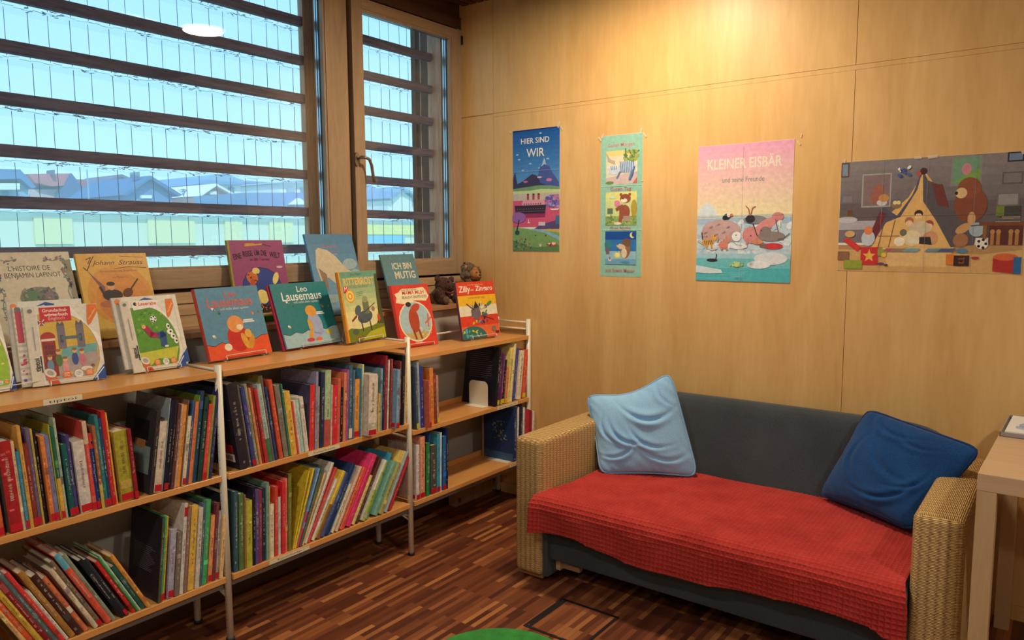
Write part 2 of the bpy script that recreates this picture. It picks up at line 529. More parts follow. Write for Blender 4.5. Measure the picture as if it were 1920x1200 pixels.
('upper_middle',0.522,-1.7512,0.672,-0.1144,0.0234,0.3072,0.221,(120,115,100),None,None,'',''),
('upper_middle',0.527,-1.7272,0.672,-0.0962,0.0052,0.3085,0.222,(60,130,110),None,None,'',''),
('upper_middle',0.53,-1.7215,0.672,-0.0962,0.0283,0.2738,0.197,(200,160,60),None,None,'',''),
('upper_middle',0.53,-1.6927,0.672,-0.0962,0.0107,0.2255,0.162,(180,60,60),None,None,'',''),
('upper_middle',0.529,-1.6815,0.672,-0.0962,0.01,0.2281,0.164,(210,190,175),None,None,'',''),
('upper_middle',0.524,-1.6711,0.672,-0.0911,0.019,0.2282,0.164,(150,190,180),None,None,'',''),
('upper_middle',0.527,-1.6497,0.672,-0.0911,0.0192,0.2381,0.171,(215,205,190),None,None,'',''),
('upper_middle',0.528,-1.6301,0.672,0.062,0.025,0.2801,0.202,(200,40,35),(60,60,90),None,'',''),
('upper_middle',0.529,-1.6026,0.672,0.062,0.014,0.3328,0.24,(130,130,160),None,None,'',''),
('upper_middle',0.522,-1.5882,0.672,0.062,0.0141,0.2666,0.192,(170,150,110),None,None,'',''),
('upper_middle',0.527,-1.5736,0.672,0.062,0.0192,0.324,0.233,(35,45,75),None,None,'',''),
('upper_middle',0.528,-1.5515,0.672,0.062,0.0318,0.33,0.238,(150,175,135),None,(0.65,(170,70,60)),'',''),
('upper_middle',0.53,-1.5192,0.672,0.062,0.0088,0.2648,0.191,(180,170,150),None,None,'',''),
('upper_middle',0.53,-1.51,0.672,0.062,0.0287,0.2587,0.186,(195,35,45),None,None,'',''),
('upper_middle',0.529,-1.4809,0.672,0.062,0.0149,0.2846,0.205,(190,90,70),None,None,'',''),
('upper_middle',0.525,-1.4656,0.672,0.062,0.0172,0.2422,0.174,(35,25,35),None,None,'',''),
('upper_middle',0.529,-1.4479,0.672,0.062,0.0151,0.3057,0.22,(215,120,80),None,None,'',''),
('upper_middle',0.53,-1.4323,0.672,0.062,0.0114,0.3177,0.229,(150,80,140),None,None,'',''),
('upper_middle',0.526,-1.4178,0.672,0.062,0.0215,0.3347,0.241,(60,90,115),None,None,'w',''),
('upper_middle',0.528,-1.3958,0.672,0.062,0.0124,0.3101,0.223,(70,100,125),None,None,'',''),
('upper_middle',0.522,-1.383,0.672,0.062,0.0337,0.265,0.191,(215,145,60),None,None,'b',''),
('upper_middle',0.529,-1.3488,0.672,0.062,0.0063,0.3106,0.224,(60,130,170),None,None,'',''),
('upper_middle',0.526,-1.3421,0.672,0.062,0.0119,0.3291,0.237,(190,185,140),None,None,'',''),
('upper_middle',0.56,-1.3283,0.672,0.062,0.0485,0.2817,0.203,(195,185,170),None,None,'b',''),
('upper_middle',0.524,-1.252,0.672,0.062,0.0116,0.2647,0.191,(185,180,170),None,None,'',''),
('upper_middle',0.527,-1.2387,0.672,0.062,0.0134,0.178,0.15,(200,165,80),None,None,'',''),
('upper_middle',0.522,-1.222,0.672,0.062,0.0135,0.2928,0.211,(110,150,165),None,None,'',''),
('upper_middle',0.526,-1.2081,0.672,0.062,0.0068,0.3058,0.22,(40,45,80),None,None,'',''),
('upper_middle',0.528,-1.2009,0.672,0.062,0.0145,0.3499,0.245,(140,30,45),None,None,'',''),
('upper_middle',0.527,-1.1813,0.672,0.062,0.0103,0.3273,0.236,(190,190,175),None,None,'',''),
('upper_middle',0.53,-1.1641,0.672,0.062,0.0104,0.3301,0.238,(150,60,60),None,None,'',''),
('upper_middle',0.56,-1.1533,0.672,0.062,0.0193,0.2811,0.202,(110,150,180),None,None,'b',''),
('upper_middle',0.527,-1.1046,0.672,0.062,0.0106,0.3121,0.225,(120,50,50),None,None,'',''),
('upper_middle',0.528,-1.0904,0.672,0.062,0.0214,0.3359,0.242,(20,25,40),None,None,'',''),
('upper_middle',0.523,-1.0653,0.672,0.062,0.0181,0.3404,0.245,(190,160,110),None,None,'',''),
('lower_middle',0.523,-2.0009,0.27,0.0405,0.0187,0.3204,0.231,(50,80,90),None,None,'',''),
('lower_middle',0.526,-1.9799,0.27,0.0405,0.0212,0.3061,0.22,(80,110,60),None,None,'',''),
('lower_middle',0.53,-1.9574,0.27,0.0405,0.0036,0.2998,0.216,(170,110,70),None,None,'',''),
('lower_middle',0.528,-1.9491,0.27,0.0405,0.0264,0.2696,0.194,(165,165,50),None,None,'',''),
('lower_middle',0.528,-1.9202,0.27,0.0405,0.0122,0.3174,0.229,(30,28,50),None,None,'',''),
('lower_middle',0.528,-1.9076,0.27,0.0405,0.0147,0.3032,0.218,(80,70,120),None,None,'',''),
('lower_middle',0.528,-1.8925,0.27,0.0405,0.014,0.2969,0.214,(130,45,75),None,None,'',''),
('lower_middle',0.523,-1.876,0.27,0.0405,0.0174,0.2988,0.215,(35,45,65),None,None,'',''),
('lower_middle',0.529,-1.8582,0.27,0.0405,0.0126,0.3202,0.231,(110,150,135),None,None,'',''),
('lower_middle',0.53,-1.8452,0.27,0.0405,0.003,0.3036,0.219,(210,180,90),None,None,'',''),
('lower_middle',0.523,-1.8418,0.27,0.0405,0.0237,0.2233,0.161,(205,195,170),None,None,'',''),
('lower_middle',0.525,-1.8155,0.27,0.0405,0.0154,0.2911,0.21,(190,60,50),None,None,'',''),
('lower_middle',0.522,-1.7975,0.27,0.0405,0.013,0.2417,0.174,(185,185,180),None,None,'',''),
('lower_middle',0.527,-1.7819,0.27,0.0411,0.0157,0.3043,0.219,(200,35,40),None,None,'',''),
('lower_middle',0.523,-1.7658,0.27,0.0411,0.0132,0.3113,0.224,(215,110,90),None,None,'',''),
('lower_middle',0.525,-1.7503,0.27,0.0411,0.016,0.3275,0.236,(110,115,50),(95,40,30),None,'',''),
('lower_middle',0.524,-1.729,0.27,0.295,0.0077,0.3263,0.235,(225,195,40),None,None,'',''),
('lower_middle',0.524,-1.7206,0.27,0.331,0.0102,0.3363,0.242,(230,200,45),None,None,'',''),
('lower_middle',0.526,-1.7094,0.27,0.3862,0.0093,0.3356,0.242,(110,150,200),None,(0.55,(200,40,80)),'',''),
('lower_middle',0.529,-1.6989,0.27,0.3981,0.0126,0.3428,0.245,(80,95,80),None,None,'',''),
('lower_middle',0.528,-1.6849,0.27,0.4267,0.0093,0.3129,0.225,(200,170,110),None,None,'',''),
('lower_middle',0.523,-1.6719,0.27,0.4698,0.0148,0.3551,0.245,(200,195,185),None,None,'',''),
('lower_middle',0.523,-1.6549,0.27,0.5087,0.0146,0.3301,0.238,(190,60,60),None,None,'',''),
('lower_middle',0.523,-1.6358,0.27,0.5372,0.017,0.2741,0.197,(205,195,180),None,None,'',''),
('lower_middle',0.527,-1.6132,0.27,0.5372,0.0196,0.3048,0.219,(220,190,60),None,(0.5,(120,85,50)),'',''),
('lower_middle',0.525,-1.5899,0.27,0.5372,0.0198,0.2914,0.21,(60,80,140),None,None,'',''),
('lower_middle',0.524,-1.5664,0.27,0.5372,0.0219,0.3251,0.234,(30,50,90),None,None,'',''),
('lower_middle',0.525,-1.5405,0.27,0.5372,0.0051,0.3135,0.226,(60,110,160),None,None,'',''),
('lower_middle',0.523,-1.5343,0.27,0.5372,0.0197,0.2221,0.16,(215,200,160),None,None,'',''),
('lower_middle',0.526,-1.5083,0.27,0.5372,0.0155,0.3002,0.216,(200,170,150),None,None,'',''),
('lower_middle',0.525,-1.4843,0.27,0.5372,0.0183,0.289,0.208,(215,90,60),None,None,'',''),
('lower_middle',0.525,-1.4627,0.27,0.5372,0.0079,0.2886,0.208,(210,50,60),None,None,'',''),
('lower_middle',0.528,-1.4531,0.27,0.5372,0.0285,0.34,0.245,(205,45,100),None,None,'',''),
('lower_middle',0.523,-1.4136,0.27,0.5372,0.0189,0.2324,0.167,(215,200,120),None,None,'',''),
('lower_middle',0.522,-1.3913,0.27,0.5372,0.0191,0.3119,0.225,(80,45,40),None,None,'',''),
('lower_middle',0.529,-1.3566,0.27,0.5372,0.0194,0.2928,0.211,(200,200,180),None,(0.5,(150,170,60)),'',''),
('lower_middle',0.522,-1.3337,0.27,0.5372,0.0168,0.2792,0.201,(110,170,40),None,None,'',''),
('lower_middle',0.522,-1.3137,0.27,0.5372,0.0026,0.322,0.232,(50,140,180),None,None,'',''),
('lower_middle',0.525,-1.2882,0.27,0.5372,0.0287,0.2652,0.191,(110,160,140),None,None,'',''),
('lower_middle',0.53,-1.2544,0.27,0.5372,0.0232,0.254,0.183,(150,150,90),None,None,'',''),
('lower_middle',0.523,-1.2244,0.27,0.5372,0.0088,0.3086,0.222,(210,180,90),None,None,'',''),
('lower_middle',0.529,-1.2137,0.27,0.5372,0.0148,0.3006,0.216,(140,160,170),None,None,'',''),
('lower_middle',0.522,-1.1961,0.27,0.5372,0.0082,0.2637,0.19,(210,130,60),None,None,'',''),
('lower_middle',0.525,-1.1831,0.27,0.5372,0.015,0.2659,0.191,(170,35,45),None,None,'',''),
('upper_right',0.53,-0.9857,0.63,-0.013,0.015,0.3091,0.223,(60,75,100),None,None,'g',''),
('upper_right',0.525,-0.967,0.63,-0.013,0.0151,0.3388,0.244,(140,160,170),None,None,'',''),
('upper_right',0.525,-0.9515,0.63,-0.013,0.0267,0.3096,0.223,(45,50,130),(130,190,40),None,'',''),
('upper_right',0.56,-0.9244,0.63,-0.013,0.0137,0.2394,0.172,(190,90,60),None,None,'b',''),
('upper_right',0.524,-0.8787,0.63,-0.013,0.0275,0.2886,0.208,(225,130,50),None,None,'',''),
('upper_right',0.523,-0.8507,0.63,-0.013,0.0159,0.2628,0.189,(130,50,45),None,None,'',''),
('upper_right',0.528,-0.8345,0.63,-0.013,0.0152,0.2467,0.178,(170,130,110),None,None,'g',''),
('upper_right',0.53,-0.3675,0.63,0.1455,0.0238,0.33,0.238,(25,22,35),(20,20,30),None,'','back'),
('upper_right',0.523,-0.3386,0.63,0.1455,0.0193,0.2995,0.216,(75,40,90),None,None,'g',''),
('upper_right',0.53,-0.3187,0.63,0.1455,0.0145,0.291,0.209,(100,45,90),None,None,'g',''),
('upper_right',0.523,-0.2995,0.63,0.1455,0.0245,0.2522,0.182,(25,22,35),None,None,'g',''),
('upper_right',0.529,-0.2743,0.63,0.1455,0.0197,0.2063,0.15,(190,110,80),None,None,'g',''),
('upper_right',0.524,-0.2498,0.63,0.1455,0.0299,0.316,0.228,(225,205,110),None,None,'',''),
('upper_right',0.524,-0.2191,0.63,0.1455,0.0202,0.337,0.243,(225,215,160),None,None,'',''),
('upper_right',0.523,-0.1983,0.63,0.1455,0.0297,0.3068,0.221,(60,60,130),None,None,'',''),
('upper_right',0.526,-0.1579,0.63,0.1455,0.0414,0.2865,0.206,(220,210,185),None,None,'',''),
('upper_right',0.523,-0.1003,0.63,0.1455,0.0316,0.2857,0.206,(205,80,50),None,None,'g',''),
('lower_right',0.528,-0.995,0.27,0.0279,0.0227,0.2791,0.201,(200,190,185),None,None,'b',''),
('lower_right',0.525,-0.9647,0.27,0.0279,0.0346,0.3127,0.225,(215,140,110),None,None,'b',''),
('lower_right',0.527,-0.9223,0.27,0.0279,0.0234,0.2736,0.197,(35,120,50),None,None,'',''),
('lower_right',0.523,-0.8985,0.27,0.0279,0.0079,0.3148,0.227,(35,60,120),None,None,'',''),
('lower_right',0.524,-0.8871,0.27,0.0279,0.0438,0.2519,0.181,(75,72,65),None,None,'b',''),
('lower_right',0.526,-0.8429,0.27,0.0279,0.0242,0.3029,0.218,(50,140,170),None,None,'b',''),
('lower_right',0.526,-0.8183,0.27,0.0279,0.0114,0.306,0.22,(190,200,205),None,None,'',''),
('lower_right',0.53,-0.8028,0.27,0.0279,0.0246,0.2832,0.204,(30,90,150),None,None,'b',''),
('lower_right',0.53,-0.7778,0.27,0.0279,0.0166,0.317,0.228,(20,35,70),None,None,'',''),
('lower_right',0.526,-0.1914,0.27,0.0279,0.0312,0.3157,0.227,(25,45,90),(25,45,85),None,'','night'),
('lower_right',0.523,-0.1497,0.27,0.0279,0.0158,0.3164,0.228,(215,215,210),None,None,'',''),
('lower_right',0.525,-0.1287,0.27,0.0324,0.0266,0.3186,0.229,(40,40,60),None,None,'',''),
('lower_right',0.529,-0.1017,0.27,0.0324,0.0161,0.3041,0.219,(225,225,215),None,None,'',''),
('lower_right',0.56,-0.0852,0.27,0.0324,0.003,0.2956,0.213,(170,40,50),None,None,'',''),
('lower_right',0.57,-0.0818,0.27,0.0324,0.0106,0.2899,0.209,(150,30,45),None,None,'',''),
('lower_right',0.57,-0.0657,0.27,0.0324,0.0218,0.2805,0.202,(205,190,175),None,None,'',''),
]
FACE = {'F0': [0.3405, -2.7415, 0.114, 0.3393, 0.1128, 0.2873, 1.073], 'F1a': [0.3281, -2.5814, -0.1168, 0.2303, 0.2255, 0.2696, 1.075], 'F2a': [0.344, -2.2534, -0.0153, 0.3259, 0.1933, 0.2736, 1.075], 'F3': [0.359, -1.958, 0.08, 0.2977, 0.3027, 0.3, 1.075], 'F4': [0.3302, -1.5761, 0.0248, 0.3575, 0.3104, 0.3016, 1.08], 'F5': [0.4019, -1.2892, 0.1388, 0.1796, 0.2753, 0.334, 1.08], 'F6': [0.3204, -0.8816, -0.1193, 0.2646, 0.2592, 0.3322, 1.0], 'F7': [0.4035, -0.4804, -0.126, 0.186, 0.2902, 0.3209, 1.005], 'B1': [0.1383, -2.5899, 0.0564, 0.3076, 0.2777, 0.3469, 1.187], 'B2': [0.1493, -2.3086, 0.0534, 0.2767, 0.2778, 0.3349, 1.187], 'B3': [0.0879, -1.6562, -0.0899, 0.2114, 0.2796, 0.3804, 1.187], 'B4': [0.1579, -1.2424, -0.0692, 0.3251, 0.2854, 0.4211, 1.187], 'B5': [0.1349, -0.7475, 0.03, 0.3033, 0.2634, 0.3035, 1.187]}
HOUSES = [('house', 'slate blue roofed house with a white balcony at the far left', 'house', -45, [('wall', 0, 7, (150, 175, 205), [(11.36, 4.68),(14.26, 4.84),(14.15, 3.18),(11.25, 3.11)]),('roof', 0.6, 8, (95, 130, 175), [(11.4, 5.34),(12.66, 5.54),(13.71, 5.59),(14.46, 4.64),(14.24, 4.54),(13.68, 5.08),(11.37, 4.88)]),('balcony', 1, 0.8, (225, 235, 240), [(12.35, 4.74),(13.5, 4.8),(13.48, 4.45),(12.33, 4.39)]),('window', 0.15, 0.2, (90, 120, 160), [(12.95, 4.36),(13.26, 4.38),(13.25, 4.17),(12.93, 4.15)])]),('house', 'long red roofed farmhouse with pink lower walls', 'house', -57, [('wall', 0, 7, (215, 185, 185), [(17.47, 5.23),(21.09, 5.41),(20.98, 3.65),(17.36, 3.56)]),('roof', 0.6, 8, (200, 125, 130), [(18.51, 6.33),(21.31, 6.55),(20.81, 5.63),(20.02, 5.55),(18.98, 5.75)]),('gable', 0.9, 6, (85, 110, 155), [(21.31, 6.55),(22.13, 5.42),(22.16, 4.79),(20.32, 4.71),(20.81, 5.63)]),('chimney', 1, 1, (110, 115, 140), [(19.99, 6.69),(20.16, 6.7),(20.14, 6.36),(19.96, 6.34)]),('window', 0.2, 0.2, (235, 240, 245), [(17.99, 5.1),(18.67, 5.14),(18.65, 4.83),(17.97, 4.81)])]),('house', 'dark red roofed house beside the flagpole', 'house', -69, [('wall', -1, 6, (120, 150, 190), [(26.38, 6.34),(28.84, 6.46),(28.7, 4.14),(26.23, 4.07)]),('roof', -0.5, 6.5, (165, 105, 125), [(26.87, 7.16),(27.96, 7.18),(28.92, 6.27),(26.9, 6.17)])]),('house', 'brown gabled house half hidden behind a blue gable', 'house', -69, [('wall', -2, 7, (165, 125, 130), [(30.31, 7.08),(31.88, 7.87),(33.48, 7.31),(33.3, 4.25),(30.13, 4.17)]),('roof', -1.5, 7.5, (120, 110, 140), [(29.72, 6.95),(31.88, 7.97),(34.04, 7.19),(33.78, 7.07),(31.87, 7.72),(30.0, 6.86)]),('window', -1.8, 0.3, (225, 215, 225), [(31.61, 7.5),(32.01, 7.53),(31.98, 7.13),(31.58, 7.1)])]),('house', 'deep blue gabled house in the middle of the village', 'house', -45, [('wall', 0, 7, (105, 140, 190), [(19.64, 4.58),(21.15, 5.6),(22.78, 4.73),(22.7, 3.4),(19.56, 3.32)]),('roof', 0.5, 8, (80, 115, 165), [(19.3, 4.43),(21.16, 5.74),(23.25, 4.61),(22.98, 4.49),(21.15, 5.53),(19.56, 4.38)]),('window', 0.2, 0.3, (235, 245, 250), [(20.64, 4.49),(21.33, 4.52),(21.32, 4.32),(20.63, 4.29)]),('chimney', 0, 1, (90, 110, 150), [(20.59, 5.97),(20.73, 5.98),(20.71, 5.61),(20.57, 5.6)])]),('house', 'small white arched gable house', 'house', -57, [('wall', -3, 6, (225, 235, 240), [(28.41, 6.42),(29.33, 6.82),(30.44, 6.01),(30.33, 3.88),(28.26, 3.83)]),('roof', -2.6, 6.5, (120, 150, 190), [(28.1, 6.49),(29.25, 6.9),(30.59, 6.11),(30.44, 5.92),(29.23, 6.68),(28.27, 6.33)]),('window', -2.8, 0.3, (110, 130, 165), [(29.47, 6.0),(30.12, 6.04),(30.1, 5.77),(29.46, 5.74)])]),('house', 'brick red gabled house with white roof edges', 'house', -45, [('wall', 1, 7, (190, 140, 140), [(24.04, 4.57),(25.2, 5.27),(26.9, 4.47),(26.85, 3.5),(23.82, 3.43),(23.88, 4.49)]),('roof', 1.4, 7.6, (235, 238, 245), [(23.84, 4.53),(25.21, 5.42),(27.11, 4.52),(26.94, 4.44),(25.2, 5.27),(23.95, 4.46)]),('window', 1.2, 0.3, (230, 235, 240), [(24.82, 4.89),(25.3, 4.92),(25.29, 4.7),(24.81, 4.68)])]),('house', 'large white house with a grey hipped roof', 'house', -57, [('wall', -1, 8, (222, 232, 235), [(32.2, 6.51),(36.44, 6.75),(36.31, 4.03),(32.06, 3.93)]),('roof', -0.5, 9, (120, 155, 200), [(32.05, 6.41),(33.43, 7.31),(34.72, 7.48),(36.51, 6.99),(36.49, 6.61)]),('window', -0.8, 0.3, (95, 125, 150), [(33.53, 6.21),(34.04, 6.24),(34.02, 5.78),(33.51, 5.76)]),('window', -0.8, 0.3, (95, 125, 150), [(35.19, 6.35),(35.67, 6.37),(35.64, 5.81),(35.16, 5.79)])]),('house', 'long blue grey house front behind the bare tree', 'house', -69, [('wall', -1, 8, (125, 155, 200), [(44.43, 7.67),(48.72, 7.91),(48.57, 4.63),(44.28, 4.53)]),('roof', -0.5, 9, (110, 140, 190), [(43.58, 7.51),(44.91, 8.09),(48.72, 8.03),(49.13, 7.69)])]),('house', 'white flat fronted house with two shuttered windows', 'house', -57, [('wall', 0, 8, (232, 238, 238), [(39.96, 7.0),(44.62, 7.26),(44.57, 6.12),(39.91, 5.91)]),('roof', 0.5, 9, (150, 175, 205), [(39.66, 6.93),(42.08, 7.32),(44.95, 7.33),(44.94, 7.12)]),('window', 0.2, 0.3, (160, 180, 205), [(40.65, 6.54),(41.56, 6.58),(41.54, 6.13),(40.63, 6.09)]),('window', 0.2, 0.3, (130, 150, 180), [(42.24, 6.62),(43.05, 6.66),(43.03, 6.2),(42.22, 6.16)])]),('house', 'low dark blue hall with pale gable ends below the white house', 'house', -34, [('wall', 2, 5, (115, 145, 195), [(19.69, 4.08),(26.75, 4.4),(26.7, 3.06),(19.63, 2.91)]),('gable', 2.3, 1, (235, 235, 230), [(22.27, 3.54),(22.89, 3.92),(23.49, 3.58)]),('gable', 2.3, 1, (235, 225, 220), [(24.39, 3.61),(25.33, 4.05),(26.11, 3.66)])]),('house', 'pale gabled house seen through the right window', 'house', -45, [('wall', 0, 7, (225, 232, 228), [(42.24, 5.17),(43.61, 6.11),(45.18, 5.29),(45.15, 3.96),(42.2, 3.89)]),('roof', 0.5, 8, (130, 150, 190), [(41.93, 5.16),(43.62, 6.25),(46.76, 5.21),(46.41, 5.05),(43.61, 6.02),(42.24, 4.99)]),('window', 0.3, 0.3, (130, 150, 175), [(42.7, 5.65),(43.15, 5.67),(43.14, 5.39),(42.69, 5.37)])]),('house', 'hazy blue house beside the pale gable', 'house', -57, [('wall', -3, 7, (150, 180, 215), [(47.29, 6.99),(54.35, 7.36),(54.26, 4.48),(47.19, 4.3)]),('roof', -2.5, 8, (120, 150, 200), [(46.94, 6.86),(48.72, 7.61),(52.79, 7.73),(54.74, 7.27)])]),('house', 'cream house at the right edge of the view outside', 'house', -57, [('wall', -2, 7, (220, 218, 210), [(57.17, 5.98),(61.11, 6.13),(61.07, 4.53),(57.13, 4.43)]),('roof', -1.5, 8, (140, 150, 180), [(56.75, 5.9),(58.9, 6.64),(61.56, 6.08)])])]

# ------------------------------------------------------------ materials of the room
M_PLY = wood('maple_plywood', (207, 161, 99), (223, 181, 119), 0.42, 'Z', 0.9, 6.0, 0.45, 0.004)
M_FRAME = wood('varnished_window_wood', (150, 126, 100), (172, 146, 118), 0.38, 'Z', 2.0, 10, 0.4, 0.01)
M_FRAMEY = wood('varnished_rail_wood', (150, 126, 100), (172, 146, 118), 0.38, 'Y', 2.0, 10, 0.4, 0.01)
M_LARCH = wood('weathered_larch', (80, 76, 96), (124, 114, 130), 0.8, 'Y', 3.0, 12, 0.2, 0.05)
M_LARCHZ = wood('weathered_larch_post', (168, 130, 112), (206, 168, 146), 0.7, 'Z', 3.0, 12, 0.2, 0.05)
M_DARKW = wood('dark_stained_wood', (72, 48, 36), (96, 66, 48), 0.5, 'Y', 2.0, 12, 0.3, 0.02)
M_LEDGE = wood('ledge_board', (158, 114, 82), (184, 138, 102), 0.4, 'Y', 2.0, 10, 0.4, 0.01)
M_PANEL = wood('panel_board', (182, 148, 110), (200, 168, 130), 0.4, 'Y', 2.0, 10, 0.4, 0.01)
M_SHELF = wood('beech_shelf', (212, 148, 80), (226, 164, 96), 0.28, 'Y', 3.0, 9, 0.5, 0.005)
M_TABLE = wood('birch_table', (196, 160, 122), (206, 172, 136), 0.4, 'X', 3.0, 9, 0.4, 0.005)
M_TABLEZ = wood('birch_table_leg', (190, 156, 112), (200, 168, 126), 0.4, 'Z', 3.0, 9, 0.4, 0.005)
M_PLASTER = plain('grey_plaster', (176, 172, 164), 0.85)
M_WHITE = plain('white_plaster', (225, 215, 198), 0.9)
M_POST = plain('cream_enamel', (226, 220, 200), 0.35)
M_METAL = plain('brushed_steel', (150, 140, 130), 0.35, 0.9)
M_ALU = plain('spacer_aluminium', (190, 205, 220), 0.22, 0.9)
M_BLACK = plain('black_rubber', (28, 26, 26), 0.6)
M_GAP = plain('gap_shade_and_hinge', (40, 30, 26), 0.8)
M_PAPER = plain('book_block', (214, 202, 176), 0.9)
M_LABEL = plain('label_paper', (232, 222, 196), 0.6)
M_RED = plain('red_label', (200, 30, 45), 0.4)
M_WIRE = plain('clear_acrylic_wire', (225, 222, 215), 0.15, 0.0, 0.8)
M_GLASS = glass('window_glass', (0.95, 0.98, 0.99), 1.0)
M_SHEET = glass('shingle_glass', (0.95, 0.98, 1.0), 0.08, 0.05, 0.30)
M_TAPE = plain('clear_tape', (236, 220, 196), 0.25)
M_TAPE.node_tree.nodes['Principled BSDF'].inputs['Alpha'].default_value = 0.5

# parquet floor: narrow strips running along Y
def parquet():
    m, nt, b = new_mat('merbau_parquet')
    L = nt.links
    tc = N(nt, 'ShaderNodeTexCoord')
    sp = N(nt, 'ShaderNodeSeparateXYZ')
    L.new(tc.outputs['Object'], sp.inputs[0])
    cb = N(nt, 'ShaderNodeCombineXYZ')
    L.new(sp.outputs['Y'], cb.inputs['X']); L.new(sp.outputs['X'], cb.inputs['Y'])
    br = N(nt, 'ShaderNodeTexBrick')
    br.offset = 0.37; br.offset_frequency = 2
    br.inputs['Scale'].default_value = 1.0
    br.inputs['Brick Width'].default_value = 0.23
    br.inputs['Row Height'].default_value = 0.0235
    br.inputs['Mortar Size'].default_value = 0.0006
    br.inputs['Mortar Smooth'].default_value = 0.3
    br.inputs['Color1'].default_value = (0, 0, 0, 1)
    br.inputs['Color2'].default_value = (1, 1, 1, 1)
    br.inputs['Mortar'].default_value = (0.25, 0.25, 0.25, 1)
    L.new(cb.outputs[0], br.inputs['Vector'])
    cr = N(nt, 'ShaderNodeValToRGB')
    e = cr.color_ramp.elements
    e[0].position = 0.0; e[0].color = lin((84, 44, 31))
    e[1].position = 1.0; e[1].color = lin((188, 126, 74))
    for p, c in ((0.3, (108, 58, 38)), (0.62, (130, 74, 46)), (0.8, (154, 94, 57))):
        q = e.new(p); q.color = lin(c)
    L.new(br.outputs['Color'], cr.inputs[0])
    mp = N(nt, 'ShaderNodeMapping'); mp.inputs['Scale'].default_value = (90, 5, 1)
    L.new(tc.outputs['Object'], mp.inputs[0])
    n1 = N(nt, 'ShaderNodeTexNoise'); n1.inputs['Scale'].default_value = 1.5; n1.inputs['Detail'].default_value = 5
    L.new(mp.outputs[0], n1.inputs[0])
    mr = N(nt, 'ShaderNodeMapRange')
    mr.inputs['To Min'].default_value = 0.72; mr.inputs['To Max'].default_value = 1.22
    L.new(n1.outputs[0], mr.inputs[0])
    vm = N(nt, 'ShaderNodeVectorMath', operation='SCALE')
    L.new(cr.outputs[0], vm.inputs[0]); L.new(mr.outputs[0], vm.inputs['Scale'])
    L.new(vm.outputs[0], b.inputs['Base Color'])
    b.inputs['Roughness'].default_value = 0.36
    b.inputs['Specular IOR Level'].default_value = 0.4
    return m
M_FLOOR = parquet()

# ------------------------------------------------------------ room shell
RX, RY, RZ = 6.0, -6.6, 2.965
struct(MB().box(-0.1, RX, RY, 0.1, -0.1, 0).build('floor', M_FLOOR))
mb = MB()
mb.box(-0.05, RX, RY, 0.1, RZ + 0.035, RZ + 0.12)
x = 0.02
while x < RX:
    mb.box(x, x + 0.042, RY, 0, RZ, RZ + 0.034)
    x += 0.058
struct(mb.build('ceiling', M_DARKW))
# plywood wall with its sunk battens and joints
mb = MB()
jx = [-0.02, 0.246, 2.26, 4.27, RX]
zj0, zj1 = 2.289, 2.309
for a, b_ in zip(jx, jx[1:]):
    mb.box(a + 0.0012, b_ - 0.0012, 0, 0.03, zj1 + 0.0012, RZ + 0.05)
    mb.box(a + 0.0012, b_ - 0.0012, 0, 0.03, 0, zj0 - 0.0012)
mb.box(-0.02, RX, 0.006, 0.09, 0, RZ + 0.05)
mb.box(0.246, RX, 0.0015, 0.02, zj0, zj1)
struct(mb.build('wall_back', M_PLY))
struct(MB().box(RX, RX + 0.1, RY, 0.1, 0, RZ + 0.05).build('wall_right', M_WHITE))
struct(MB().box(-0.1, RX, RY - 0.1, RY, 0, RZ + 0.05).build('wall_front', M_WHITE))
# window wall: grey wall below the ledge, panel boards, head, end piece
mb = MB()
mb.box(-0.12, 0.17, RY, 0, 0, 1.163)
mb.box(-0.12, 0.0, RY, -4.45, 1.163, RZ + 0.05)
struct(mb.build('wall_left', M_PLASTER))
struct(MB().box(-0.1, 0.205, RY, -0.001, 1.163, 1.187, bev=0.002).build('trim_1', M_LEDGE))
mb = MB()
z = 1.187
for i, hgt in enumerate((0.052, 0.052, 0.05)):
    mb.box(-0.1, 0.004 - 0.006 * (i % 2), -4.45, -0.001, z + 0.001, z + hgt - 0.002); z += hgt
struct(mb.build('trim_2', M_PANEL))
struct(MB().box(-0.1, -0.03, -4.45, -0.001, 1.2, 1.356).build('trim_3', M_GAP))  # dark backing, painted as the shadow in the gap under the frames
mb = MB()
mb.box(-0.1, 0.0, -4.45, -0.001, 2.832, 2.90)
mb.box(-0.1, -0.012, -4.45, -0.001, 2.905, RZ + 0.03)
struct(mb.build('trim_4', M_DARKW))
struct(MB().box(0.0, 0.018, -4.4, -0.001, 0.0, 0.06).build('baseboard_left', M_DARKW)).location.x = 0.17
struct(MB().box(0.19, RX, -0.014, 0.0, 0.0, 0.06).build('baseboard_back', M_PLY))

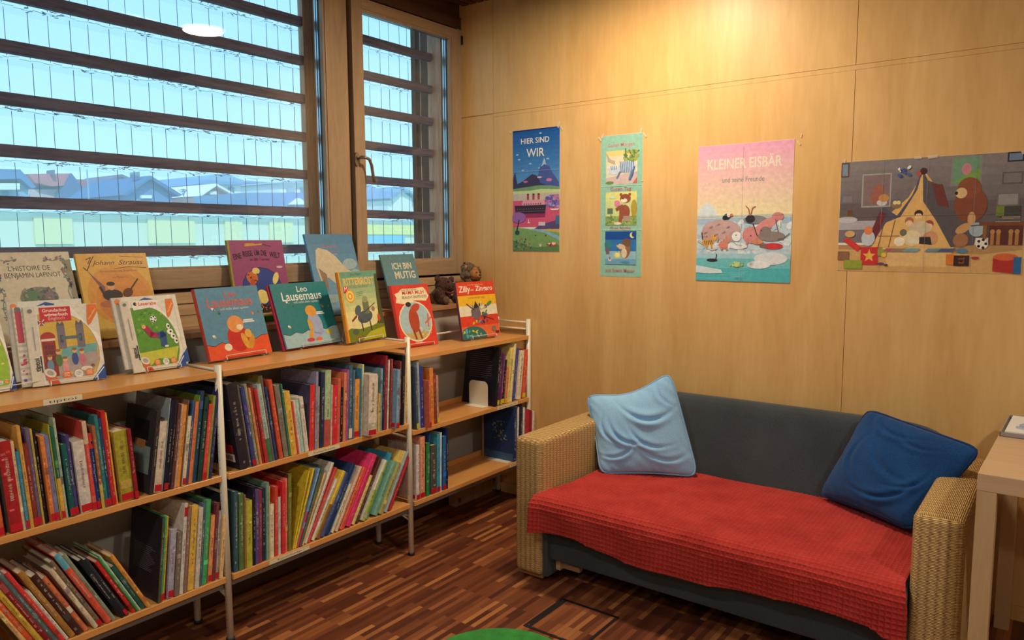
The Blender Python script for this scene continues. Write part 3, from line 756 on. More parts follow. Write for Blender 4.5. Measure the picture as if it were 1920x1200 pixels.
# ------------------------------------------------------------ windows
def frame(name, y0, y1, z0, z1, gy0, gy1, gz0, gz1, x0, x1, num, parent=None):
    t = parent
    w = struct(MB().box(x0, x1, y0, gy0, z0, z1, bev=0.003).box(x0, x1, gy1, y1, z0, z1, bev=0.003).build(name, M_FRAME, t))
    MB().box(x0, x1 - 0.0006, gy0, gy1, gz1, z1, bev=0.003).box(x0, x1 - 0.0006, gy0, gy1, z0, gz0, bev=0.003).build('frame_rail', M_FRAMEY, w)
    g = 0.012
    MB().box(x1 - 0.03, x1 - 0.006, gy0 - 0.001, gy0 + g, gz0, gz1).box(x1 - 0.03, x1 - 0.006, gy1 - g, gy1 + 0.001, gz0, gz1)\
        .box(x1 - 0.03, x1 - 0.0062, gy0, gy1, gz0 - 0.001, gz0 + g).box(x1 - 0.03, x1 - 0.0062, gy0, gy1, gz1 - g, gz1 + 0.001).build('glazing_bead', M_FRAME, w)
    MB().box(x1 - 0.034, x1 - 0.031, gy0, gy1, gz0, gz1).build('glass_pane', M_GLASS, w)
    sb = MB()
    for xa in (0.040, 0.056):
        xs = x1 - xa - 0.01
        sb.box(xs, xs + 0.008, gy0, gy0 + 0.011, gz0, gz1).box(xs, xs + 0.008, gy1 - 0.013, gy1, gz0, gz1)
        sb.box(xs, xs + 0.008, gy0, gy1, gz0, gz0 + 0.009).box(xs, xs + 0.008, gy0, gy1, gz1 - 0.009, gz1)
    sb.build('glass_spacer', M_ALU, w)
    return w
w1 = frame('window_1', -4.45, -0.902, 1.356, 2.832, -4.36, -1.043, 1.438, 2.775, -0.09, 0.0, 1)
w2 = frame('window_2', -0.879, -0.018, 1.352, 2.822, -0.812, -0.100, 1.440, 2.768, -0.075, 0.012, 2)
struct(MB().box(-0.09, -0.02, -0.902, -0.001, 1.356, 1.40).box(-0.09, -0.03, -0.902, -0.001, 2.79, 2.832).box(-0.09, -0.03, -0.902, -0.87, 1.36, 2.832).build('trim_5', M_GAP))  # dark filler round the sash, the gap's shade put into its colour
hb = MB().prism([(-0.872 + 0.016 * math.cos(a), 1.985 + 0.036 * math.sin(a)) for a in [i * math.pi / 12 for i in range(24)]], 0.012, 0.022, 'yz')
hd = hb.build('window_handle', M_METAL, w2)
hd['label'] = 'brushed metal handle'
MB().tube([(0.02, -0.868, 1.992), (0.05, -0.866, 1.994), (0.062, -0.85, 1.993), (0.062, -0.825, 1.985), (0.06, -0.808, 1.955), (0.058, -0.797, 1.90), (0.057, -0.792, 1.868)], 0.0085, 12).build('lever', M_METAL, hd)
mb = MB()
for zz in (1.37, 2.74):
    mb.tube([(0.016, -0.012, zz), (0.016, -0.012, zz + 0.05)], 0.007, 10)
mb.build('hinge', M_GAP, w2)

# ------------------------------------------------------------ slatted timber screen outside
scr = thing('timber_screen', (-0.16, -2.5, 1.3), 'brown horizontal larch slats on posts outside both windows', 'screen')
def kid(mbx, name, mat, par, label=None):
    o = keep(mbx.build(name, mat), par)
    if label: o['label'] = label
    return o
n = 0
for i in range(-5, 4):
    zt = 2.310 + 0.1925 * i
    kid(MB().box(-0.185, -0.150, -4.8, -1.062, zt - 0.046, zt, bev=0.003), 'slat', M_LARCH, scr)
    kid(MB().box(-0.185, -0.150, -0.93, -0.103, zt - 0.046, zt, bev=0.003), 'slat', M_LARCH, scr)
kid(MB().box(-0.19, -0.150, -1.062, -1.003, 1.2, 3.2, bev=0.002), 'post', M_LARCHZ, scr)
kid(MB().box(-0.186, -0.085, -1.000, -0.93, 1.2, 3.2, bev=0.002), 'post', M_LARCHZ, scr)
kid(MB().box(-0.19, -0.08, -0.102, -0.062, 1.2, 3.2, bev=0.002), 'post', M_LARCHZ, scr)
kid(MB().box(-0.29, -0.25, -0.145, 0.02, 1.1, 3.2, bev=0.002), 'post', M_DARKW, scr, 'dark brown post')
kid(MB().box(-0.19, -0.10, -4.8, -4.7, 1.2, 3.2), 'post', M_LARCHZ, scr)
kid(MB().tube([(-0.24, -0.113, 1.2), (-0.24, -0.116, 2.0), (-0.24, -0.112, 3.1)], 0.0016, 6), 'cable', M_POST, scr, 'thin white cable')

# ------------------------------------------------------------ glass shingle facade in front of the slats
fac = thing('shingle_facade', (-0.45, -2.5, 1.0), 'thin clear glass shingles in rows with ragged dark joints outside the slats', 'glass facade')
mb = MB()
rows_z = [1.072 + 0.2065 * i for i in range(11)]
for zz in rows_z[:-1]:
    mb.add([(-0.462, -5.2, zz - 0.03), (-0.462, 0.5, zz - 0.03), (-0.448, 0.5, zz + 0.2065), (-0.448, -5.2, zz + 0.2065)], [(0, 1, 2, 3)])
kid(mb, 'glass_sheets', M_SHEET, fac)
M_JOINT = plain('dark_joint', (120, 145, 170), 0.6)
M_JOINTL = plain('pale_joint', (120, 150, 180), 0.6)
jm = MB(); jl = MB()
rj = random.Random(5)
y = -5.1; k = 0
while y < 0.45:
    for zz in rows_z[:-1]:
        yy = y + rj.uniform(-0.004, 0.004)
        t = 0.0009 if k % 2 else 0.0007
        tgt = jl if zz < 1.60 else jm
        tgt.box(-0.447, -0.444, yy - t, yy + t, zz + 0.004, zz + 0.195)
    y += 0.073 if k % 2 else 0.091
    k += 1
kid(jm, 'vertical_joints', M_JOINT, fac); kid(jl, 'lower_joints', M_JOINTL, fac, 'pale joints')
jc = MB()
for zz in rows_z[2:]:
    y = -5.1
    zc = zz
    while y < 0.45:
        s_ = rj.uniform(0.015, 0.05)
        jag = rj.random()
        zc = zz + rj.uniform(-0.006, 0.006) - 0.003
        if jag < 0.32:
            for q in range(5):
                y2 = y + s_ * rj.random(); z2 = zc + rj.uniform(-0.009, 0.012)
                jc.tube([(-0.445, y2, z2), (-0.443, y2 + rj.uniform(.006, .022), z2 + rj.uniform(-.006, .006))], rj.uniform(.0005, .0016), 5)
        jc.tube([(-0.446, y, zc), (-0.446, y + s_, zc + rj.uniform(-0.004, 0.004))], rj.uniform(.0005, .0010), 5)
        y += s_
kid(jc, 'moss_line', plain('moss', (96, 112, 130), 0.9), fac, 'ragged dark moss line')

# ------------------------------------------------------------ village outside
M_HOUSE = printed('house_paint_and_haze', 0.9, 0.1, vary=0.05)  # house colours are picked pale and bluish, with distance haze mixed in
GD = struct(MB().box(-90, -1.0, -60, 90, -3.2, -3.0).build('ground_outside', plain('hazy_meadow', (150, 180, 150), 0.95)))
GD.name = 'ground'
for name, label, cat, hx, parts in HOUSES:
    ys = [p[0] for q in parts for p in q[4]]
    t = thing(name, (hx, sum(ys) / len(ys), -3), label, cat, 'village houses seen through the windows')
    for pn, off, dep, colr, pts in parts:
        pts = [(a, -3.0 if b_ < 1.56 + 2.35 * (-hx / 45) and pn == 'wall' else b_) for a, b_ in pts]
        kid(MB().prism(pts, hx + off, hx + off - dep, 'yz', lin(colr)), pn, M_HOUSE, t)
t = thing('school_building', (-18, 8, -3), 'long low pale green and yellow building below the village', 'building')
kid(MB().box(-24, -18, -6, 19.5, -3.0, 2.30, lin((214, 222, 200))), 'wall', M_HOUSE, t)
kid(MB().box(-17.99, -17.9, 14.6, 19.0, 1.77, 2.15, lin((226, 224, 130))), 'yellow_panel', M_HOUSE, t)
kid(MB().box(-17.99, -17.92, 15.0, 17.3, 1.45, 1.75, lin((120, 190, 225))), 'window', M_HOUSE, t)
for a_, b_ in ((4.3, 5.2), (7.2, 8.6), (9.6, 10.2), (11.2, 12.1)):
    kid(MB().box(-17.99, -17.93, a_, b_, 1.5, 2.2, lin((222, 224, 170))), 'yellow_panel', M_HOUSE, t)
kid(MB().box(-24.2, -17.8, -6, 19.6, 2.30, 2.36, lin((220, 235, 240))), 'roof', M_HOUSE, t)
t = thing('flagpole', (-40, 15.33, -3), 'thin dark flagpole rising above the red roofs outside', 'flagpole')
kid(MB().tube([(-40, 15.36, -3), (-40, 15.33, 5.43)], [0.06, 0.035], 8), 'pole', M_JOINT, t)
t = thing('bare_tree', (-40, 20.7, -3), 'small leafless tree beside the brick gable outside', 'tree')
mb = MB(); rt = random.Random(3)
def twig(p, d, l, r, dep):
    q = p + d * l
    mb.tube([p, q], [r, r * 0.6], 5)
    if dep:
        for _ in range(3):
            twig(q, (d + Vector((rt.uniform(-.2, .2), rt.uniform(-.8, .8), rt.uniform(-.1, .6)))).normalized(), l * 0.62, r * 0.6, dep - 1)
twig(Vector((-40, 20.7, -3)), Vector((0, 0, 1)), 6.6, 0.09, 0)
twig(Vector((-40, 20.7, 3.4)), Vector((0, 0.1, 1)).normalized(), 0.55, 0.05, 4)
kid(mb, 'branches', M_JOINT, t)

# ------------------------------------------------------------ bookcase
SX0, SX1 = 0.285, 0.533
PY = [-0.027, -1.027, -2.027, -3.027]
bc = thing('bookcase', (0.4, -1.5, 0), 'long low bookcase of beech shelves on cream metal posts below the windows', 'bookcase')
for y in PY:
    for x, z1 in ((0.519, 1.095), (0.285, 1.095)):
        p = kid(MB().tube([(x, y, 0.012), (x, y, z1)], 0.0135, 18), 'post', M_POST, bc)
        kid(MB().tube([(x, y, 0.0), (x, y, 0.014)], 0.0165, 18), 'foot_cap', M_BLACK, bc, 'black rubber foot')
        hm = MB()
        z = 0.06
        while z < 1.08:
            hm.tube([(x + 0.004, y - 0.0129, z), (x + 0.0043, y - 0.0136, z)], 0.0014, 8)
            z += 0.032
        kid(hm, 'peg_holes', M_BLACK, bc, 'small dark peg holes')
    for z in (1.075, 1.035, 0.60, 0.20):
        kid(MB().tube([(0.285, y, z), (0.519, y, z)], 0.0055, 10), 'cross_bar', M_POST, bc)
    kid(MB().tube([(0.285, y, 0.235), (0.42, y, 0.205), (0.519, y, 0.175)], 0.005, 10), 'cross_bar', M_POST, bc)

def shelf(bay, zt, th=0.023):
    y1 = PY[bay] - 0.0155; y0 = PY[bay + 1] + 0.0155
    s = kid(MB().box(SX0 - 0.012, SX1 + 0.001, y0, y1, zt - th, zt, bev=0.0015), 'shelf', M_SHELF, bc)
    return s, y0, y1
lips = MB()
SH = {}
for bay, zs in ((2, (1.073, 0.672, 0.27)), (1, (1.073, 0.672, 0.27)), (0, (1.0, 0.63, 0.27))):
    for z in zs:
        s, y0, y1 = shelf(bay, z)
        SH[(bay, z)] = s
        if z < 0.9:
            kid(MB().box(0.273, 0.283, y0, y1, z + 0.0005, z + 0.03), 'back_rim', M_SHELF, bc)
        if z < 0.3:
            kid(MB().box(0.35, 0.512, y0, y1, z - 0.052, z - 0.024), 'under_rail', plain('grey_rail', (120, 112, 105), 0.5), bc, 'grey metal rail')
kid(MB().tube([(0.285, -0.03, 1.045), (0.285, -1.02, 1.045)], 0.005, 10), 'back_bar', M_POST, bc)

def strip(bay, z, yc, w, h, txt, tw, cc=(60, 60, 60)):
    s = SH[(bay, z)]
    a = Art(w, h)
    a.rect(0, 0, 1, 1, (232, 222, 190))
    if txt:
        a.text(txt, 0.5, 0.27, tw, cc, height=0.5)
    o = a.build('shelf_label', M_PRINT, None)
    o.matrix_basis = Matrix.Translation((SX1 + 0.0012, yc - w / 2, z - 0.022)) @ Matrix(((0, 0, 1, 0), (1, 0, 0, 0), (0, 1, 0, 0), (0, 0, 0, 1)))
    o.parent = s
    o['label'] = 'small paper label'
    return o
strip(2, 1.073, -2.575, 0.115, 0.019, 'tiptoi', 0.72)
strip(1, 0.672, -1.555, 0.17, 0.019, 'Kunterbuntes', 0.66)
strip(1, 0.27, -1.75, 0.20, 0.019, 'Kunterbuntes', 0.60)
strip(0, 0.63, -0.25, 0.19, 0.019, 'Abschied, Trauer, Tod', 0.86)
strip(0, 0.27, -0.17, 0.13, 0.019, 'Trennung', 0.8)

# ------------------------------------------------------------ bookends
def bookend(y, z, x0, x1, label):
    t = thing('bookend', ((x0 + x1) / 2, y, z), label, 'bookend', None)
    pts = [(x0, z + 0.001), (x1, z + 0.001), (x1, z + 0.11)]
    pts += [(x1 - 0.03 + 0.03 * math.cos(a), z + 0.11 + 0.03 * math.sin(a)) for a in [math.pi / 2 * i / 6 for i in range(1, 7)]]
    pts += [(x0 + 0.03 - 0.03 * math.sin(a), z + 0.11 + 0.03 * math.cos(a)) for a in [math.pi / 2 * i / 6 for i in range(0, 7)]]
    kid(MB().prism(pts, y, y + 0.0015, 'xz'), 'plate', M_POST, t)
    kid(MB().box(x0, x1, y - 0.05, y, z + 0.0005, z + 0.0022), 'base', M_POST, t)
bookend(-0.379, 0.63, 0.356, 0.492, 'white rounded metal bookend in front of the big black book')
t = thing('bookend', (0.44, -0.2, 0.27), 'white bookend base lying flat before the big navy book', 'bookend')
kid(MB().box(0.365, 0.51, -0.235, -0.193, 0.2705, 0.2725), 'base', M_POST, t)
kid(MB().box(0.30, 0.31, -0.20, -0.1935, 0.2705, 0.52), 'edge_strip', M_LEDGE, t, 'brown upright strip')

# ------------------------------------------------------------ books in rows
def gain(c, k=1.14):
    h, s, v = colorsys.rgb_to_hsv(*[q / 255 for q in c])
    v = min(v * k + 0.02, 0.93)
    r = colorsys.hsv_to_rgb(h, min(s * 0.92, 1), v)
    return tuple(q * 255 for q in r)

def colour_word(c):
    h, s, v = colorsys.rgb_to_hsv(*[q / 255 for q in c]); h *= 360
    if v < 0.20: return 'black'
    if s < 0.16: return 'white' if v > 0.68 else ('grey' if v > 0.35 else 'charcoal')
    if s < 0.30 and v > 0.62 and 20 < h < 70: return 'cream'
    d = 'dark ' if v < 0.42 else ('pale ' if (s < 0.38 and v > 0.5) else '')
    if h < 12 or h >= 345: n = 'red'
    elif h < 38:
        n = 'brown' if v < 0.6 else 'orange'
        if n == 'brown': d = 'dark ' if v < 0.42 else ''
    elif h < 64:
        n = 'olive' if v < 0.62 else 'yellow'
        if n == 'olive': d = ''
    elif h < 160: n = 'green'
    elif h < 196: n = 'teal'
    elif h < 245: n = 'blue'
    elif h < 290: n = 'purple'
    else: n = 'purple' if v < 0.45 else 'pink'
    return d + n

ORD = 'zeroth first second third fourth fifth sixth seventh eighth ninth tenth eleventh twelfth thirteenth fourteenth fifteenth sixteenth seventeenth eighteenth nineteenth twentieth'.split()
def ordinal(n):
    if n <= 20: return ORD[n]
    t = {2: 'twenty', 3: 'thirty', 4: 'forty', 5: 'fifty'}[n // 10]
    if n % 10 == 0: return {30: 'thirtieth', 40: 'fortieth'}[n]
    return t + '-' + ORD[n % 10]

BAYN = {'upper_left': "left bay's upper shelf", 'lower_left': "left bay's lower shelf", 'upper_middle': "middle bay's upper shelf",
        'lower_middle': "middle bay's lower shelf", 'upper_right': "right bay's upper shelf", 'lower_right': "right bay's lower shelf"}

def make_book(rec, idx, words, cnt):
    row, x, y0, z, a, t, h, d, col, cc, split, fl, art = rec
    rr = random.Random(idx * 7 + 3)
    sc = lin(gain(col)); cv = lin(gain(cc)) if cc else sc
    th = 0.0022
    m = MB()
    # spine with slightly rounded back, and two boards (local: x back from spine, y thickness, z up)
    fr = split[0] if split else 0
    segs = [(0, h, sc)]
    if split:
        c2 = lin(gain(split[1]))
        segs = [(0, h * (1 - fr), c2), (h * (1 - fr), h, sc)] if fr > 0 else [(0, h * (1 + fr), sc), (h * (1 + fr), h, c2)]
    bul = min(0.003, t * 0.18)
    for za, zb, c in segs:
        P = [(0, 0), (bul * .8, t * .25), (bul, t * .5), (bul * .8, t * .75), (0, t)]
        vs = [(p[0], p[1], za) for p in P] + [(p[0], p[1], zb) for p in P] + [(-th, 0, za), (-th, t, za), (-th, 0, zb), (-th, t, zb)]
        m.add(vs, [(0, 1, 6, 5), (1, 2, 7, 6), (2, 3, 8, 7), (3, 4, 9, 8), (10, 0, 5, 12), (4, 11, 13, 9), (5, 6, 7, 8, 9, 13, 12), (4, 3, 2, 1, 0, 10, 11)], c)
    bt = min(th, t * 0.2)
    m.box(-d, -0.0001, 0, bt, 0, h, cv)
    m.box(-d, -0.0001, t - bt, t, 0, h, cv)
    # print on the spine: strokes of a title, a band, a picture patch
    e = 0.0004 + bul
    dark = sum(col) < 330
    ink = [q * .8 + p * .2 for q, p in zip(lin((205, 196, 176) if dark else (96, 80, 78)), sc)]
    if t > 0.006:
        zz = h * (0.30 + 0.1 * rr.random()); ze = h * (0.62 + 0.25 * rr.random())
        while zz < ze:
            l = rr.uniform(0.0025, 0.0055)
            a_ = rr.uniform(0.34, 0.44)
            m.box(e - 0.0003, e, t * a_, t * rr.uniform(0.56, 0.66), zz, zz + l * rr.uniform(.3, .62), ink)
            zz += l * (3 if rr.random() < .13 else 1)
        if rr.random() < 0.5:
            g_ = rr.uniform(.55, 1.3); c2 = lin(gain([min(235, q * g_ + rr.uniform(0, 35)) for q in col]))
            zz = h * rr.uniform(0.05, 0.85)
            m.box(e - 0.0006, e - 0.00035, t * 0.08, t * 0.92, zz, zz + h * rr.uniform(.04, .12), c2)
        for q in range(rr.choice((0, 3, 6))):
            g_ = rr.uniform(20, 90); c2 = lin(gain([min(225, rr.uniform(.6, .8) * k_ + g_ + rr.uniform(0, 25)) for k_ in col]))
            zz = h * rr.uniform(0.03, 0.92); w_ = t * rr.uniform(.15, .4); yy = t * rr.uniform(0.1, 0.55)
            m.box(e - 0.0006, e - 0.0002, yy, yy + w_, zz, zz + rr.uniform(.004, .012), c2)
    # back cover print seen from the side
    if art:
        f = -0.0004
        if art in ('back', 'text', 'dark', 'label'):
            for q in range(14 if art != 'label' else 0):
                zz = h * (0.92 - q * 0.035) if art == 'back' else h * (0.60 - q * 0.022)
                m.box(-d * 0.85, -d * rr.uniform(.15, .35), f, 0, zz, zz + 0.0018, lin((112, 110, 108)))
        if art == 'dark':
            m.box(-d * .8, -d * .1, f * 1.5, 0, h * .22, h * .55, lin((128, 158, 150)))
            m.box(-d * .62, -d * .28, f * 2, 0, h * .52, h * .66, lin((178, 120, 70)))
            m.box(-d * .7, -d * .2, f * 2.2, 0, h * .62, h * .86, lin((22, 22, 26)))
        if art == 'label':
            m.box(-d * .5, -d * .1, f * 2, 0, h * .08, h * .17, lin((225, 222, 210)))
            for q in range(9):
                m.box(-d * (.46 - q * .037), -d * (.445 - q * .037), f * 3, 0, h * .10, h * .15, lin((30, 30, 30)))
            m.box(-d * .3, -d * .12, f * 2, 0, h * .18, h * .28, lin((190, 40, 40)))
            for q in range(12):
                m.box(-d * rr.uniform(.4, .9), -d * rr.uniform(.05, .38), f * 2, 0, h * (.9 - q * .03), h * (.905 - q * .03) + .004, lin([rr.uniform(40, 95)] * 2 + [rr.uniform(60, 110)]))
        if art == 'night':
            for q in range(26):
                xx = -d * rr.uniform(.25, .7); zz = h * rr.uniform(.35, .75)
                m.box(xx, xx + rr.uniform(.004, .02), f * (1.5 + q * .03), 0, zz, zz + rr.uniform(.002, .015), lin([rr.uniform(90, 150), rr.uniform(110, 150), rr.uniform(110, 130)]))
            m.box(-d * .95, 0, f, 0, 0, h * .14, lin((60, 90, 130)))
    elif t > 0.007 and cc is None and rr.random() < 0.7:
        for q in range(6):
            zz = h * (0.80 - q * 0.03)
            m.box(-d * 0.8, -d * 0.3, -0.0003, 0, zz, zz + 0.0016, ink)
    b = m.build('book', M_BOOK)
    pz = a > 0
    yy = y0 + (t * math.sin(a) * math.tan(a) if pz else 0)
    zz = z + (t * math.sin(a) if pz else 0) + 0.0006
    b.location = (x, yy, zz)
    b.rotation_euler = (-a, 0, 0)
    if t > 0.0025:
        MB().box(-d + 0.004, -0.0023, bt + 0.0001, t - bt - 0.0001, 0.003, h - 0.0035).build('pages', M_PAPER, b)
    if 'b' in fl and t > 0.004:
        MB().box(bul + 0.0003, bul + 0.0009, t * .04, t * .96, 0.004, 0.028).build('library_label', M_RED, b)
        if RND.random() < .5:
            MB().box(-0.03, -0.008, -0.0009, -0.0002, 0.006, 0.026).build('library_label', M_RED, b)
    if 'g' in fl:
        MB().box(bul + 0.0003, bul + 0.0009, t * .04, t * .96, 0.004, 0.030).build('library_label', plain('yellow_label', (222, 208, 40), .4), b)['label'] = 'yellow label'
    if 'l' in fl:
        MB().box(bul + 0.0003, bul + 0.0009, t * .1, t * .9, h * .36, h * .46).build('barcode_label', M_LABEL, b)
    if 'w' in fl:
        MB().box(bul + 0.0003, bul + 0.0009, t * .1, t * .98, 0.006, 0.05).build('spine_label', M_LABEL, b)
    if 'r' in fl:
        MB().box(bul + 0.0003, bul + 0.0009, t * .1, t * .9, h * .86, h * .96).build('spine_label', M_RED, b)
    size = 'thick' if t > 0.022 else ('slim' if t < 0.010 else 'narrow')
    L, R = words[0], words[2]
    if L and R: lab = '%s %s book between %s and %s on the %s' % (size, words[1], L, R, BAYN[row])
    elif R: lab = '%s %s book at the left end of the %s' % (size, words[1], BAYN[row])
    else: lab = '%s %s book at the right end of the %s' % (size, words[1], BAYN[row])
    alt = '%s %s book, %s from the left on the %s' % (size, words[1], ordinal(cnt), BAYN[row])
    b['label'] = lab
    b['category'] = 'book'
    b['group'] = 'books on the ' + BAYN[row]
    return b, alt

by_row = {}
for rec in BOOKS: by_row.setdefault(rec[0], []).append(rec)
made = []; bi = 0
for row, recs in by_row.items():
    ws = [colour_word(r[8]) for r in recs]
    for i, rec in enumerate(recs):
        bi += 1
        made.append(make_book(rec, bi, (ws[i - 1] if i else None, ws[i], ws[i + 1] if i + 1 < len(ws) else None), i + 1))
seen = {}
for b, alt in made: seen.setdefault(b['label'], []).append((b, alt))
for lab, l in seen.items():
    if len(l) > 1:
        for b, alt in l: b['label'] = alt

# ------------------------------------------------------------ face-out picture books
def frame_matrix(x, y, yaw, tilt, z):
    r = Vector((-math.sin(yaw), math.cos(yaw), 0))
    n = Vector((math.cos(yaw), math.sin(yaw), 0))
    u = Vector((0, 0, 1)) * math.cos(tilt) - n * math.sin(tilt)
    f = r.cross(u)
    return Matrix(((r.x, u.x, f.x, x), (r.y, u.y, f.y, y), (r.z, u.z, f.z, z), (0, 0, 0, 1)))

def face_book(key, t, col, spine, label, art_fn, group=None, dx=0, dy=0, dz=0, w=None, h=None, pages=True, name='picture_book'):
    x, y, yaw, tilt, W, Hh, z = FACE[key]
    w = w or W; h = h or Hh
    M = frame_matrix(x, y, yaw, tilt, z) @ Matrix.Translation((dx, dy, dz))
    M = Matrix.Translation((0, 0, t * math.sin(tilt) + 0.0012)) @ M
    m = MB()
    c = lin(col); s = lin(spine)
    bt = min(0.0025, t * .3)
    m.box(0.0005, w, 0, h, -bt, 0, c)
    m.box(0.0005, w, 0, h, -t, -t + bt, c)
    P = [(0.001, 0), (-0.0015, -t * .25), (-0.002, -t * .5), (-0.0015, -t * .75), (0.001, -t)]
    vs = [(p[0], 0, p[1]) for p in P] + [(p[0], h, p[1]) for p in P] + [(0.004, 0, 0), (0.004, h, 0), (0.004, 0, -t), (0.004, h, -t)]
    m.add(vs, [(0, 1, 6, 5), (1, 2, 7, 6), (2, 3, 8, 7), (3, 4, 9, 8), (5, 6, 7, 8, 9, 13, 11), (4, 3, 2, 1, 0, 10, 12)], s)
    b = m.build(name, M_PRINT)
    b.matrix_basis = M
    if pages:
        MB().box(0.004, w - 0.003, 0.003, h - 0.003, -t + bt + 0.0001, -bt - 0.0001).build('pages', M_PAPER, b)
    if art_fn:
        a = Art(w, h)
        art_fn(a)
        o = a.build('cover_picture', M_PRINT, b)
        o.location = (0, 0, 0.0003)
    tag(b, label, 'book', group)
    return b, M

def stand(M, w, h, t, zs, label, lip=0.012):
    """bent clear wire stand: lip in front, sides, back prop"""
    inv = M.inverted()
    m = MB()
    fl = lambda p: (lambda q: inv @ Vector((q.x, q.y, zs + 0.0022)))(M @ Vector(p))
    a, b_ = w * 0.22, w * 0.86
    for xx in (a, b_):
        f0 = fl((xx, 0, 0.004)); bk = fl((xx, 0, -0.10))
        m.tube([(xx, 0.014, lip), (xx, -0.003, lip + 0.001), f0, bk], 0.0016, 8)
        m.tube([f0, (xx, 0.004, -t - 0.003), (xx, h * 0.55, -t - 0.004), bk], 0.0016, 8)
    m.tube([(a, 0.014, lip), (b_, 0.014, lip)], 0.0016, 8)
    m.tube([(a, h * 0.55, -t - 0.004), (b_, h * 0.55, -t - 0.004)], 0.0016, 8)
    o = m.build('book_stand', M_WIRE)
    o.matrix_basis = M
    tag(o, label, 'book stand', 'clear wire book stands on the bookcase')
    return o

